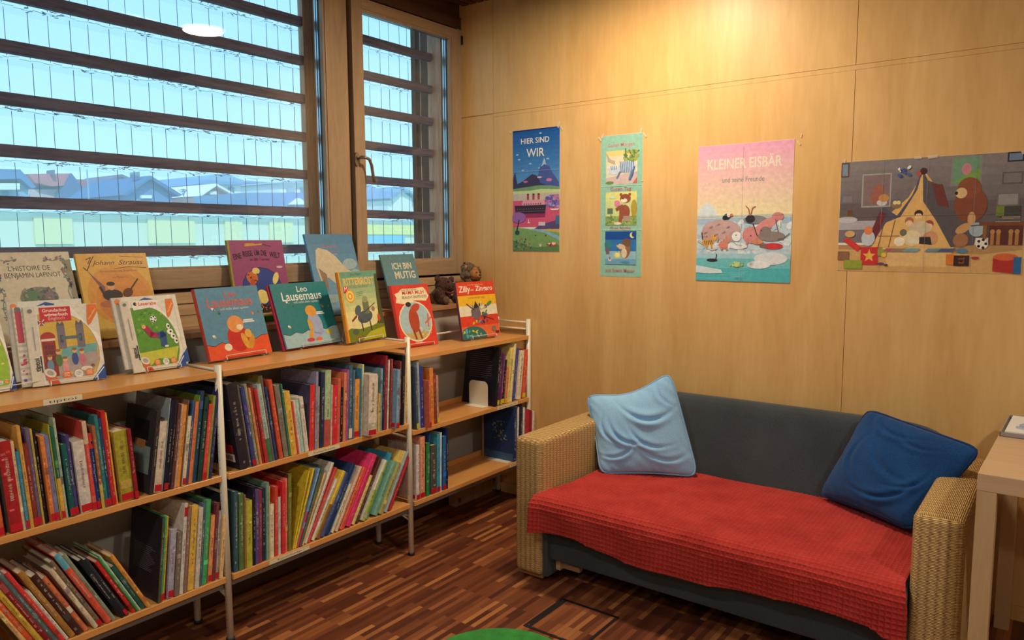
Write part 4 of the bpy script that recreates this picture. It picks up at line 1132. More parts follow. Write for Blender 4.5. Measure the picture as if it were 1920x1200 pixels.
WHITE = (236, 230, 215)
def art_tiptoi(kind):
    def f(a):
        a.rect(0, 0, 1, 1, (226, 220, 204))
        a.poly([(0.25, 0.99), (0.62, 0.99), (1, 0.55), (1, 0.42), (0.9, 0.5)], (240, 236, 224))
        if kind == 'english':
            bgc = (212, 176, 66)
        elif kind == 'raven':
            bgc = (92, 150, 50)
        else:
            bgc = (150, 190, 60)
        a.rect(0, 0, 0.15, 1, (214, 206, 188))
        pts = [(0.17, 0.06), (0.17, 0.90)]
        for i in range(15):
            q = math.pi / 2 * (1 - i / 14)
            pts.append((0.42 + 0.52 * math.cos(q), 0.36 + 0.54 * math.sin(q)))
        pts += [(0.93, 0.25), (0.86, 0.10), (0.80, 0.06)]
        a.poly([(p[0] + 0.012, p[1]) for p in pts], (170, 150, 130))
        a.poly(pts, bgc)
        if kind == 'english':
            a.poly([(0.17, 0.06), (0.80, 0.06), (0.93, 0.28), (0.92, 0.40), (0.17, 0.30)], (172, 158, 152))
            a.poly([(0.40, 0.32), (0.92, 0.38), (0.93, 0.48), (0.45, 0.46)], (110, 170, 168))
            for x0 in (0.40, 0.66):
                a.rect(x0, 0.44, x0 + 0.11, 0.74, (120, 112, 122)); a.poly([(x0, .74), (x0 + .02, .80), (x0 + .055, .76), (x0 + .09, .80), (x0 + .11, .74)], (98, 92, 106))
                a.rect(x0 + .035, .52, x0 + .075, .62, (80, 76, 90))
            a.rect(0.45, 0.56, 0.72, 0.60, (90, 110, 118))
            a.rect(0.18, 0.10, 0.36, 0.60, (150, 40, 30)); a.oval(0.27, 0.60, 0.10, 0.07, (172, 48, 32)); a.rect(0.18, .555, .37, .585, (226, 210, 190))
            for i in range(3):
                for j in range(4):
                    a.rect(0.21 + i * .045, .24 + j * .07, .245 + i * .045, .29 + j * .07, (96, 52, 48))
            for i, (x, y, c) in enumerate([(.26, .24, (110, 140, 160)), (.38, .30, (90, 120, 50)), (.46, .20, (220, 150, 150)), (.60, .30, (60, 80, 150)), (.70, .28, (200, 120, 130))]):
                a.oval(x, y, .045, .08, c); a.dot(x, y + .10, .032, (226, 176, 130)); a.oval(x, y + .125, .034, .018, (150, 100, 50))
            a.oval(.74, .16, .08, .03, (230, 220, 205)); a.dot(.83, .19, .026, (140, 90, 70)); a.oval(.50, .12, .05, .02, (214, 190, 80))
            a.rect(.20, .80, .62, .985, (205, 34, 42)); a.text('Grundschul-', .41, .925, .34, WHITE, bold=.02); a.text('wörterbuch', .42, .87, .32, WHITE, bold=.02); a.text('Englisch', .42, .82, .22, (220, 190, 180))
            a.rect(.17, .76, .25, .83, (50, 50, 110)); a.line([(.17, .76), (.25, .83)], .003, WHITE); a.line([(.17, .83), (.25, .76)], .003, WHITE); a.line([(.21, .76), (.21, .83)], .004, (200, 40, 50)); a.line([(.17, .795), (.25, .795)], .004, (200, 40, 50))
        elif kind == 'raven':
            a.poly([(0.17, 0.06), (0.80, 0.06), (0.93, 0.30), (0.17, 0.26)], (196, 196, 70))
            a.poly([(0.30, 0.06), (0.80, 0.06), (0.88, 0.12), (0.50, 0.16)], (90, 150, 50))
            a.speck(.2, .5, .75, .85, 30, [(120, 180, 60), (70, 130, 50)], .02, 4)
            a.poly([(.22, .86), (.66, .90), (.72, .98), (.50, 1.0), (.2, .97)], (240, 236, 226))
            a.text('Leserabe', .50, .925, .34, (214, 40, 40), bold=.02); a.dot(.27, .95, .035, (30, 30, 34)); a.dot(.30, .95, .02, (230, 200, 50))
            a.dot(.55, .72, .065, (235, 235, 228))
            for q in range(5): a.dot(.55 + .04 * math.cos(q * 1.26), .72 + .035 * math.sin(q * 1.26), .016, (30, 30, 34))
            a.line([(.38, .60), (.46, .50), (.60, .48)], .022, (170, 40, 90)); a.dot(.34, .62, .04, (236, 170, 110)); a.line([(.60, .48), (.68, .50), (.66, .34)], .024, (50, 80, 140)); a.oval(.70, .32, .04, .015, WHITE)
            for x, y, rx in ((.82, .52, .06), (.86, .45, .05), (.90, .38, .04), (.80, .60, .035)): a.oval(x, y, rx, .04, (238, 236, 230)); a.oval(x + .01, y, .02, .015, (30, 30, 34))
        else:
            a.speck(.2, .1, .85, .8, 40, [(200, 210, 90), (90, 150, 60), (240, 220, 120)], .02, 2)
        # orange pen, badges, corner
        a.poly([(0.86, .995), (0.99, .995), (1, .90), (.88, .74), (.84, .72), (.83, .77)], (226, 120, 44)); a.line([(.86, .80), (.97, .93)], .004, (242, 170, 110))
        for x, c in ((.46, (222, 120, 50)), (.62, (232, 226, 214)), (.77, (222, 130, 60))):
            a.dot(x, .105, .062, c); [a.rect(x - .035, .09 + q * .018, x + .035, .096 + q * .018, (250, 226, 200) if c[2] < 100 else (120, 130, 160)) for q in range(3)]
        a.poly([(.80, 0), (1, 0), (1, .20)], (44, 78, 150)); a.line([(.84, .02), (.98, .15)], .0035, (225, 230, 240))
        a.poly([(.16, .16), (.28, .15), (.36, 0), (.22, 0)], (214, 96, 54)); a.oval(.24, .15, .085, .05, (222, 216, 204), rot=-.6); a.oval(.24, .15, .05, .03, (170, 162, 150), rot=-.6)
        a.text('tiptoi', .12, .27, .20, (50, 46, 44), bold=.02, rot=math.pi / 2)
        a.line([(.145, .17), (.145, .37)], .004, (50, 46, 44))
        a.dot(.08, .95, .03, (120, 112, 108)); a.rect(.085, .45, .097, .75, (150, 146, 150))
    return f

def art_stripe(a):
    a.rect(0, 0, 1, 1, (216, 208, 190))
    for i in range(14): a.rect(0, i / 14, 1, i / 14 + .03, (186, 184, 168))
    a.rect(.02, .55, .10, .95, (190, 60, 80)); a.dot(.06, .97, .04, (110, 110, 108)); a.speck(.02, .05, .1, .4, 10, [(200, 60, 90), (80, 70, 150)], .02, 6)

def art_learn(a):
    a.rect(0, 0, 1, 1, (222, 218, 204))
    a.rect(0, 0, .14, 1, (206, 200, 186)); a.dot(.08, .94, .045, (226, 130, 60))
    a.poly([(.2, .86), (.5, .98), (.62, .95), (.6, .88), (.3, .80)], (40, 84, 160)); a.text('Lern', .40, .885, .2, WHITE, rot=.2)
    a.line([(.3, .83), (.9, .86)], .003, (60, 140, 70)); a.poly([(.80, 0), (1, 0), (1, .20)], (44, 78, 150))

def art_leo(bg, ground, tcol, shadowc):
    def f(a):
        a.rect(0, 0, 1, 1, bg)
        pts = [(0, 0), (1, 0), (1, .27)]
        for i in range(9): pts.append((1 - (i + 1) / 9, .25 - .05 * (i / 8) + .018 * ((-1) ** i)))
        a.poly([(p[0], p[1] + .008) for p in pts[2:]] + [(p[0], p[1] - .004) for p in reversed(pts[2:])], (44, 30, 40))
        a.poly(pts, ground)
        r = random.Random(3)
        for i in range(13):
            x, y = r.uniform(.08, .93), r.uniform(.32, .92)
            if .3 < x < .75 and (y > .6 or y < .6): continue
            a.oval(x, y, .03, .018, [(60, 130, 90), (225, 190, 180), (230, 230, 225), (210, 90, 80)][i % 4], 10, r.uniform(0, 3))
            a.oval(x + .01, y - .01, .02, .01, [(30, 70, 60), (210, 80, 70), (200, 170, 90)][i % 3], 10, 1)
        a.text('Leo', .52, .855, .19, tcol, height=.095, shear=.05, bold=.008)
        a.text('Lausemaus', .49, .725, .72, tcol, height=.14, shear=.05, bold=.012)
        a.text('will nicht allein spielen', .55, .675, .46, (206, 214, 214))
        a.rect(.64, .50, .80, .52, (226, 230, 230)); a.rect(.62, .475, .82, .495, (226, 230, 230))
    return f
def art_leo1(a):
    art_leo((88, 140, 172), (226, 84, 46), (206, 96, 88), None)(a)
    # soft orange toy on a red cushion, seen against the ground
    a.oval(.50, .27, .17, .19, (196, 44, 36)); a.oval(.50, .47, .13, .12, (226, 150, 86)); a.oval(.56, .42, .055, .04, (240, 220, 190))
    a.oval(.60, .22, .045, .12, (216, 160, 60), rot=.3); a.oval(.70, .20, .045, .11, (206, 146, 52), rot=-.35); a.oval(.67, .32, .055, .06, (222, 170, 76))
    a.oval(.31, .16, .06, .05, (236, 222, 200))
def art_leo2(a):
    art_leo((24, 122, 130), (156, 190, 200), (226, 232, 226), None)(a)
    a.oval(.60, .31, .13, .21, (160, 172, 206)); a.line([(.54, .20), (.66, .17)], .004, (120, 132, 180)); a.oval(.58, .54, .10, .09, (222, 156, 66))
    a.oval(.51, .33, .035, .09, (216, 160, 60), rot=.2); a.oval(.48, .17, .035, .09, (214, 150, 52), rot=-.3); a.oval(.82, .18, .05, .04, (226, 200, 70)); a.oval(.45, .09, .07, .03, (190, 60, 80)); a.oval(.60, .09, .06, .03, (216, 110, 70))

def art_welt(a):
    a.rect(0, 0, 1, 1, (150, 72, 120))
    a.rect(0, 0, 1, .06, (60, 150, 70)); a.rect(0, .06, 1, .12, (224, 200, 120))
    a.dot(.52, .40, .36, (40, 28, 40)); a.dot(.52, .40, .35, (46, 68, 148))
    for x, y, rx, ry, c, ro in ((.36, .54, .10, .08, (206, 110, 50), .4), (.44, .62, .07, .04, (228, 206, 120), 0), (.34, .42, .05, .11, (190, 80, 50), -.2), (.50, .30, .10, .09, (236, 220, 130), .3), (.74, .36, .08, .09, (230, 212, 120), .5), (.78, .52, .05, .08, (232, 214, 130), -.4), (.40, .24, .06, .05, (228, 200, 110), 0)):
        a.oval(x, y, rx, ry, c, 14, ro)
    a.speck(.28, .38, .46, .62, 12, [(110, 50, 40)], .014, 8)
    a.rect(.42, .10, .66, .20, (54, 34, 44)); a.speck(.42, .10, .66, .20, 14, [(200, 120, 60), (220, 210, 190)], .012, 9)
    a.line([(.30, .93), (.62, .95)], .006, (214, 160, 60)); a.line([(.62, .95), (.78, .92)], .002, (50, 30, 40)); a.oval(.40, .95, .10, .012, (214, 160, 60))
    for wd_, cx_, w_ in (('EINE', -.84, .14), ('REISE', -.40, .17), ('UM', -.02, .085), ('DIE', .27, .10), ('WELT', .74, .19)):
        a.text(wd_, .51 + cx_ * .42, .81 - .055 * cx_ * cx_, w_, (36, 24, 34), height=.07, bold=.009, rot=-cx_ * .20)
    a.text('in 80 Tieren', .54, .745, .34, (110, 40, 60))
    a.oval(.13, .42, .07, .025, (220, 196, 205)); a.oval(.88, .66, .06, .014, (214, 180, 190))
    a.rect(0, 0, .035, 1, (150, 140, 60))
def art_charlotte(a):
    a.grad(0, 0, 1, 1, (120, 160, 190), (74, 128, 168), 8)
    for x, y, rx, ry in ((.82, .62, .16, .07), (.30, .20, .20, .05), (.75, .10, .2, .06), (.9, .5, .12, .05)): a.oval(x, y, rx, ry, (146, 172, 180), 14, .1)
    a.text('Charlotte', .45, .83, .34, (176, 90, 140)); a.text('und die Wolken', .52, .775, .30, (176, 90, 140)); a.rect(.32, .745, .60, .75, (180, 190, 200))
    # rolling sandy hill shape in place of the animal
    a.poly([(.16, .80), (.22, .83), (.40, .80), (.55, .72), (.72, .56), (.95, .48), (.96, .44), (.80, .42), (.62, .36), (.66, .10), (.60, .02), (.52, .05), (.50, .34), (.30, .46), (.14, .42), (.10, .60)], (196, 184, 160))
    a.poly([(.14, .58), (.28, .50), (.26, .30), (.18, .36)], (140, 112, 92)); a.line([(.60, .04), (.50, .22), (.42, .34)], .008, (150, 130, 110))
def art_ritter(a):
    a.grad(0, .35, 1, 1, (226, 220, 150), (104, 160, 138), 8); a.rect(0, 0, 1, .36, (222, 216, 160))
    a.poly([(0, 0), (1, 0), (1, .26), (.7, .20), (.35, .17), (.12, .20), (0, .17)], (110, 128, 40)); a.poly([(.35, 0), (1, 0), (1, .16), (.6, .12)], (176, 176, 46))
    a.poly([(.93, .95), (1, .95), (1, .2), (.80, .22), (.88, .30), (.90, .6)], (76, 82, 52))
    a.text('Jörg Hilbert', .45, .945, .28, (50, 60, 60)); a.text('RITTERROST', .50, .81, .80, (226, 190, 110), height=.10, bold=.03); a.text('und das Gespenst', .46, .765, .56, (150, 140, 90))
    a.rect(.08, .70, .20, .79, (210, 30, 60)); a.text('M', .14, .725, .07, WHITE); a.dot(.22, .65, .115, (226, 160, 50)); a.dot(.22, .65, .095, (240, 214, 110)); a.dot(.22, .65, .06, (226, 150, 50)); a.dot(.22, .65, .03, (240, 226, 160))
    for q in range(3): a.line([(.38, .69 - q * .025), (.55, .705 - q * .025)], .0015, (60, 60, 60))
    # old machine of pipes and barrels instead of a figure
    a.oval(.52, .34, .20, .09, (76, 92, 100), rot=.15); a.oval(.36, .44, .10, .06, (86, 100, 106), rot=.9); a.rect(.50, .38, .66, .56, (110, 120, 96)); a.oval(.58, .59, .07, .05, (150, 160, 110)); a.line([(.40, .30), (.42, .14)], .008, (50, 60, 70)); a.line([(.62, .30), (.64, .13)], .008, (50, 60, 70)); a.line([(.50, .40), (.82, .52)], .004, (60, 50, 50)); a.dot(.76, .44, .045, (150, 120, 130)); a.oval(.22, .14, .08, .04, (84, 100, 84)); a.oval(.88, .30, .04, .06, (190, 80, 60)); a.line([(.18, .30), (.30, .36)], .01, (120, 50, 40))
    a.text('Terzio', .30, .035, .2, (200, 40, 50)); a.rect(0, 0, .04, 1, (226, 150, 40))
def art_mutig(a):
    a.grad(0, 0, 1, 1, (104, 150, 164), (98, 136, 146), 6)
    for i in range(10): a.line([(.07 * i, .02), (.07 * i + .3, .48)], .0012, (126, 160, 170))
    a.text('ICH BIN', .56, .72, .58, (222, 218, 190), height=.12, bold=.02); a.text('MUTIG', .60, .54, .62, (222, 218, 190), height=.14, bold=.02)
    a.speck(.25, .9, .8, .95, 12, [(120, 160, 172)], .01, 3)
def art_mama(a):
    a.rect(0, 0, 1, 1, (214, 62, 50)); a.rect(0, 0, .06, 1, (170, 40, 40))
    a.poly([(.10, .72), (.14, .80), (.10, .86), (.20, .88), (.30, .94), (.60, .935), (.86, .95), (.92, .90), (.97, .80), (.88, .72), (.6, .74), (.3, .69)], (236, 222, 186))
    a.text('MAMA MUH', .58, .84, .56, (190, 50, 44), height=.065, bold=.008); a.text('BRAUCHT EIN PFLASTER', .60, .775, .64, (70, 50, 60), height=.045, bold=.01); a.text('Sven Nordqvist', .48, .905, .40, (70, 60, 70))
    a.oval(.52, .40, .42, .33, (238, 226, 190)); a.oval(.52, .40, .395, .31, (166, 196, 206)); a.poly([(.2, .22), (.8, .22), (.72, .13), (.52, .09), (.32, .13)], (196, 170, 100))
    a.speck(.62, .16, .86, .30, 16, [(170, 170, 110), (226, 216, 160)], .02, 3)
    # red barn-brown mound with a crossed plaster instead of the animal
    a.oval(.48, .42, .13, .20, (176, 70, 46)); a.oval(.56, .62, .13, .06, (190, 74, 50), rot=.4); a.line([(.42, .26), (.46, .12)], .012, (150, 60, 44)); a.line([(.56, .26), (.60, .12)], .012, (150, 60, 44)); a.oval(.40, .68, .07, .04, (50, 44, 50))
    a.line([(.76, .36), (.92, .44)], .010, (206, 110, 90)); a.line([(.86, .50), (.82, .30)], .010, (206, 110, 90))
    a.text('Oetinger', .5, .045, .2, (240, 220, 200))
def art_zilly(a):
    a.rect(0, .76, 1, 1, (218, 70, 44)); a.rect(0, .58, 1, .76, (236, 184, 44)); a.rect(0, .40, 1, .58, (228, 222, 196)); a.rect(0, .22, 1, .40, (216, 66, 46)); a.rect(0, 0, 1, .22, (222, 108, 64))
    a.text('Korky Paul  Valerie Thomas', .50, .935, .40, (240, 200, 160)); a.text('Zilly', .20, .825, .30, WHITE, height=.11, bold=.02); a.text('und', .40, .84, .08, WHITE); a.text('Zingaro', .72, .835, .46, WHITE, height=.09, bold=.02); a.text('RUND UM DIE WELT', .50, .70, .44, (140, 90, 40))
    a.oval(.28, .02, .36, .20, (50, 110, 110)); a.speck(.05, .02, .5, .16, 22, [(210, 200, 60), (90, 170, 190), (60, 130, 60)], .03, 5)
    a.speck(.3, .25, .7, .6, 50, [(60, 50, 70), (110, 80, 130), (60, 140, 90), (210, 190, 60), (150, 150, 160)], .035, 7)
    a.oval(.42, .44, .12, .10, (110, 104, 112)); a.poly([(.36, .52), (.50, .54), (.44, .66)], (50, 44, 54)); a.line([(.20, .62), (.38, .50)], .005, (60, 50, 40)); a.line([(.60, .38), (.88, .30)], .003, (70, 40, 40)); a.oval(.80, .60, .08, .03, (70, 140, 80), rot=.5); a.line([(.56, .46), (.58, .64)], .008, (226, 220, 200)); a.oval(.84, .14, .06, .05, (140, 110, 100))
    a.rect(.88, .05, .97, .10, (110, 30, 40))
def art_lapinot(a):
    a.rect(0, 0, 1, 1, (206, 196, 172))
    a.text("L'HISTOIRE DE", .47, .80, .50, (58, 52, 50), height=.055); a.text('BENJAMIN LAPINOT', .50, .725, .68, (58, 52, 50), height=.055)
    r = random.Random(2)
    for sx in (-1, 1):
        p = (.5 + sx * .16, .93)
        pts = [p, (.5 + sx * .28, .90), (.5 + sx * .38, .93), (.5 + sx * .42, .85), (.5 + sx * .38, .75), (.5 + sx * .43, .65), (.5 + sx * .39, .55), (.5 + sx * .43, .4), (.5 + sx * .40, .25)]
        a.line(pts, .003, (120, 130, 130))
        for q in range(46):
            k = r.randrange(len(pts) - 1); t = r.random()
            x = pts[k][0] + (pts[k + 1][0] - pts[k][0]) * t + r.uniform(-.03, .03); y = pts[k][1] + (pts[k + 1][1] - pts[k][1]) * t + r.uniform(-.025, .025)
            a.oval(x, y, .016, .007, r.choice([(100, 124, 140), (120, 136, 110), (90, 100, 130), (170, 110, 110)]), 8, r.uniform(0, 3))
    a.oval(.52, .50, .23, .12, (120, 130, 110)); a.oval(.42, .52, .10, .08, (96, 128, 100)); a.oval(.62, .52, .09, .09, (130, 112, 120)); a.oval(.55, .44, .10, .05, (110, 100, 84)); a.speck(.33, .42, .72, .60, 40, [(90, 110, 90), (150, 140, 130), (80, 90, 110)], .02, 4)
def art_strauss(a):
    a.grad(0, 0, 1, 1, (214, 176, 84), (216, 168, 78), 4)
    a.oval(.52, .50, .46, .36, (214, 150, 66)); a.oval(.55, .46, .38, .30, (212, 140, 64)); a.oval(.5, .40, .30, .22, (208, 134, 66))
    k = (66, 40, 40)
    a.line([(.08, .84), (.12, .80), (.20, .92), (.24, .965)], .0035, k); a.line([(.15, .88), (.20, .955), (.13, .93)], .003, k)
    a.text('Johann', .36, .865, .32, k, height=.055, shear=.4); a.text('Strauss', .74, .86, .36, k, height=.06, shear=.4); a.line([(.50, .815), (.70, .832), (.97, .815)], .0022, k); a.line([(.60, .965), (.95, .945)], .0015, k)
    a.text('Ein musikalisches Bilderbuch', .55, .775, .52, (150, 90, 60)); a.text('mit Musik-CD', .56, .70, .24, (150, 90, 60))
    a.poly([(.12, .80), (.32, .60), (.30, .52)], (130, 84, 90))
    a.oval(.40, .50, .14, .07, (44, 34, 36)); a.dot(.40, .60, .05, (214, 160, 120)); a.oval(.40, .635, .06, .025, (40, 30, 30)); a.line([(.28, .53), (.25, .60)], .010, (44, 34, 36)); a.oval(.62, .52, .08, .05, (96, 50, 36), rot=.5); a.line([(.66, .55), (.80, .68)], .006, (60, 40, 34)); a.oval(.44, .40, .24, .05, (176, 106, 70))

CB = 'picture books displayed face out'
b, M = face_book('F0', .014, (226, 220, 204), (214, 206, 188), 'white learning book with a green picture cut off by the left picture edge', art_tiptoi('green'), CB)
stand(M, .2255, .27, .014, 1.073, 'clear wire stand under the leftmost cut off learning book')
b, M = face_book('F1a', .008, (226, 220, 204), (214, 206, 188), 'white learning book with red title panel and a red telephone box', art_tiptoi('english'), CB)
face_book('F1a', .008, (216, 208, 190), (206, 198, 180), 'striped learning book just behind the red telephone box book', art_stripe, CB, dx=-.028, dz=-.0095, dy=.004)
face_book('F1a', .010, (222, 218, 204), (206, 200, 186), 'white learning book with blue tag, rearmost behind the telephone box book', art_learn, CB, dx=-.040, dz=-.0215, dy=.024)
stand(M, .2255, .27, .032, 1.073, 'clear wire stand under the stack with the telephone box book')
b, M = face_book('F2a', .008, (226, 220, 204), (214, 206, 188), 'white learning book with a child kicking a football on green', art_tiptoi('raven'), CB, w=.20)
face_book('F2a', .010, (222, 216, 200), (206, 200, 186), 'white learning book with blue corner behind the football book', art_learn, CB, dx=-.022, dz=-.0115, dy=.018, w=.245)
stand(M, .20, .27, .020, 1.073, 'clear wire stand under the football learning book')
b, M = face_book('F3', .022, (88, 140, 172), (206, 80, 60), 'square blue picture book with an orange red ground', art_leo1, CB)
stand(M, .3027, .30, .022, 1.073, 'clear wire stand under the blue and orange square book')
b, M = face_book('F4', .011, (24, 122, 130), (110, 160, 190), 'square teal picture book with white handwritten title', art_leo2, CB)
face_book('F4', .012, (176, 30, 60), (176, 30, 60), 'crimson backed book hidden behind the square teal book', None, CB, dx=-.010, dz=-.0125, dy=-.003)
stand(M, .3584, .2975, .024, 1.073, 'clear wire stand under the square teal book')
b, M = face_book('F5', .016, (200, 190, 120), (226, 150, 40), 'tall yellow green picture book with an orange spine', art_ritter, CB)
stand(M, .2753, .334, .016, 1.073, 'clear wire stand under the yellow green book')
b, M = face_book('F6', .010, (214, 62, 50), (150, 36, 40), 'red picture book with a pale blue oval window', art_mama, CB)
stand(M, .2592, .3322, .010, 1.0, 'clear wire stand under the red oval window book')
b, M = face_book('F7', .018, (214, 66, 46), (90, 60, 90), 'orange, yellow and white striped picture book near the wall corner', art_zilly, CB)
stand(M, .2902, .3209, .018, 1.0, 'clear wire stand under the orange striped book')
face_book('B1', .012, (206, 196, 172), (196, 186, 162), 'large cream picture book with a leafy border leaning on the window frame', art_lapinot, CB)
face_book('B2', .012, (214, 176, 84), (200, 160, 80), 'golden picture book with a scrawled signature and a violin player', art_strauss, CB)
face_book('B3', .014, (150, 72, 120), (150, 140, 60), 'purple picture book with a big blue globe', art_welt, CB)
face_book('B4', .014, (84, 136, 172), (70, 140, 190), 'tall sky blue picture book with a sandy shape and clouds', art_charlotte, CB)
face_book('B5', .012, (100, 142, 154), (80, 120, 132), 'grey blue picture book with cream capital letters', art_mutig, CB)

# ------------------------------------------------------------ soft toys on the ledge
def fur(name, c1, c2):
    return fabric(name, c1, c2, 1.0, 160, 0.9, 60)
M_FUR1 = fur('dark_brown_fur', (48, 30, 26), (92, 64, 54))
M_FUR2 = fur('mane_fur', (74, 60, 50), (120, 100, 82))
M_FUR3 = fur('tan_fur', (146, 96, 50), (184, 130, 76))
def soft(mb, name, mat, par, vox=0.006, disp=0.008, label=None, size=0.02):
    o = kid(mb, name, mat, par, label)
    r = o.modifiers.new('blend', 'REMESH'); r.mode = 'VOXEL'; r.voxel_size = vox; r.use_smooth_shade = True
    s = o.modifiers.new('smooth', 'SMOOTH'); s.iterations = 4
    if disp:
        tx = bpy.data.textures.new('fur_tufts', 'CLOUDS'); tx.noise_scale = size; tx.noise_depth = 2
        d = o.modifiers.new('tufts', 'DISPLACE'); d.texture = tx; d.strength = disp; d.mid_level = 0.5; d.texture_coords = 'LOCAL'
    return o
LZ = 1.187
t = thing('plush_dog', (0.11, -0.31, LZ), 'dark brown plush toy slumped on the ledge beside the lion', 'plush toy')
B = lambda m, c, r, **k: m.ball(c, r, 18, 12, **k)
m = MB(); B(m, (0.09, -0.31, 1.235), (.055, .06, .052)); B(m, (0.10, -0.30, 1.295), (.052, .055, .048)); B(m, (0.14, -0.29, 1.285), (.035, .036, .030))
B(m, (0.155, -0.365, 1.213), (.040, .028, .027)); B(m, (0.155, -0.245, 1.213), (.040, .028, .027)); B(m, (0.13, -0.375, 1.25), (.024, .022, .038))
soft(m, 'body', M_FUR1, t)
for yy, zz in ((-.352, 1.335), (-.232, 1.325)):
    m = MB(); B(m, (0.10, yy, zz), (.010, .026, .020)); soft(m, 'ear', M_FUR1, t, disp=.004, vox=.004)
for yy in (-.372, -.238):
    m = MB(); B(m, (0.185, yy, 1.213), (.018, .024, .024)); soft(m, 'paw', fur('paw_fur', (96, 70, 58), (120, 90, 74)), t, vox=.005, disp=.003)
m = MB(); B(m, (0.174, -0.288, 1.292), (.008, .012, .008)); kid(m, 'nose', M_BLACK, t)
for yy in (-.312, -.272):
    m = MB(); B(m, (0.148, yy, 1.318), (.006, .006, .006)); kid(m, 'eye', M_BLACK, t)
m = MB().tube([(0.145, -0.335, 1.258), (0.165, -0.30, 1.250), (0.155, -0.262, 1.258)], .005, 8); kid(m, 'ribbon', plain('maroon_ribbon', (110, 30, 44), .6), t)
t = thing('plush_lion', (0.15, -0.09, LZ), 'brown plush lion with a shaggy mane sitting in the ledge corner', 'plush toy')
m = MB(); B(m, (0.125, -0.10, 1.25), (.055, .060, .062)); B(m, (0.165, -0.145, 1.215), (.042, .026, .026)); B(m, (0.165, -0.055, 1.215), (.042, .026, .026))
soft(m, 'body', M_FUR3, t)
m = MB(); r = random.Random(8)
for i in range(60):
    th_ = r.uniform(0, 6.283); q = r.uniform(.030, .050)
    B(m, (0.140 + r.uniform(-.03, .008), -0.090 + q * math.cos(th_) * 1.25, 1.352 + q * 1.1 * math.sin(th_)), (.020, .018, .018))
B(m, (0.12, -0.092, 1.352), (.04, .055, .05))
soft(m, 'mane', M_FUR2, t, vox=.004, disp=.012, size=.012)
m = MB(); B(m, (0.165, -0.092, 1.352), (.030, .034, .034)); B(m, (0.186, -0.092, 1.342), (.022, .024, .018)); B(m, (0.168, -0.092, 1.383), (.016, .018, .014))
soft(m, 'face', M_FUR3, t, vox=.004, disp=.002)
m = MB(); B(m, (0.207, -0.092, 1.350), (.006, .009, .006)); kid(m, 'nose', M_FUR1, t)
for yy in (-.108, -.076):
    m = MB(); B(m, (0.194, yy, 1.365), (.004, .004, .004)); kid(m, 'eye', M_BLACK, t)
m = MB().tube([(0.204, -0.110, 1.336), (0.2075, -0.098, 1.331), (0.2085, -0.092, 1.336), (0.2075, -0.086, 1.331), (0.204, -0.074, 1.336)], .0016, 6); kid(m, 'mouth', M_BLACK, t)
for yy in (-.140, -.044):
    m = MB(); B(m, (0.14, yy, 1.395), (.010, .015, .015)); soft(m, 'ear', M_FUR3, t, vox=.004, disp=.002)

# ------------------------------------------------------------ posters
def poster(x0, x1, z0, z1, label, fn, tapes, name='poster', skew=0.0):
    w, h = x1 - x0, z1 - z0
    t = tag(MB().box(0, w, 0, h, -0.0012, -0.0002).build(name, plain('poster_back', (230, 226, 216), .7)), label, 'poster', 'posters taped to the plywood wall')
    t.matrix_basis = Matrix(((1, 0, 0, x0), (0, 0, -1, -0.0012), (0, 1, 0, z0), (0, 0, 0, 1)))
    a = Art(w, h)
    fn(a)
    a.build('picture', M_POSTER, t)
    for (u, v, r, c) in tapes:
        MB().box(-.014, .014, -.005, .005, .0024, .0027).build('tape', M_TAPE, t).matrix_basis = Matrix.Translation((u * w, v * h, 0)) @ Matrix.Rotation(r, 4, 'Z') @ Matrix.Diagonal((c, c, 1, 1))
    return t

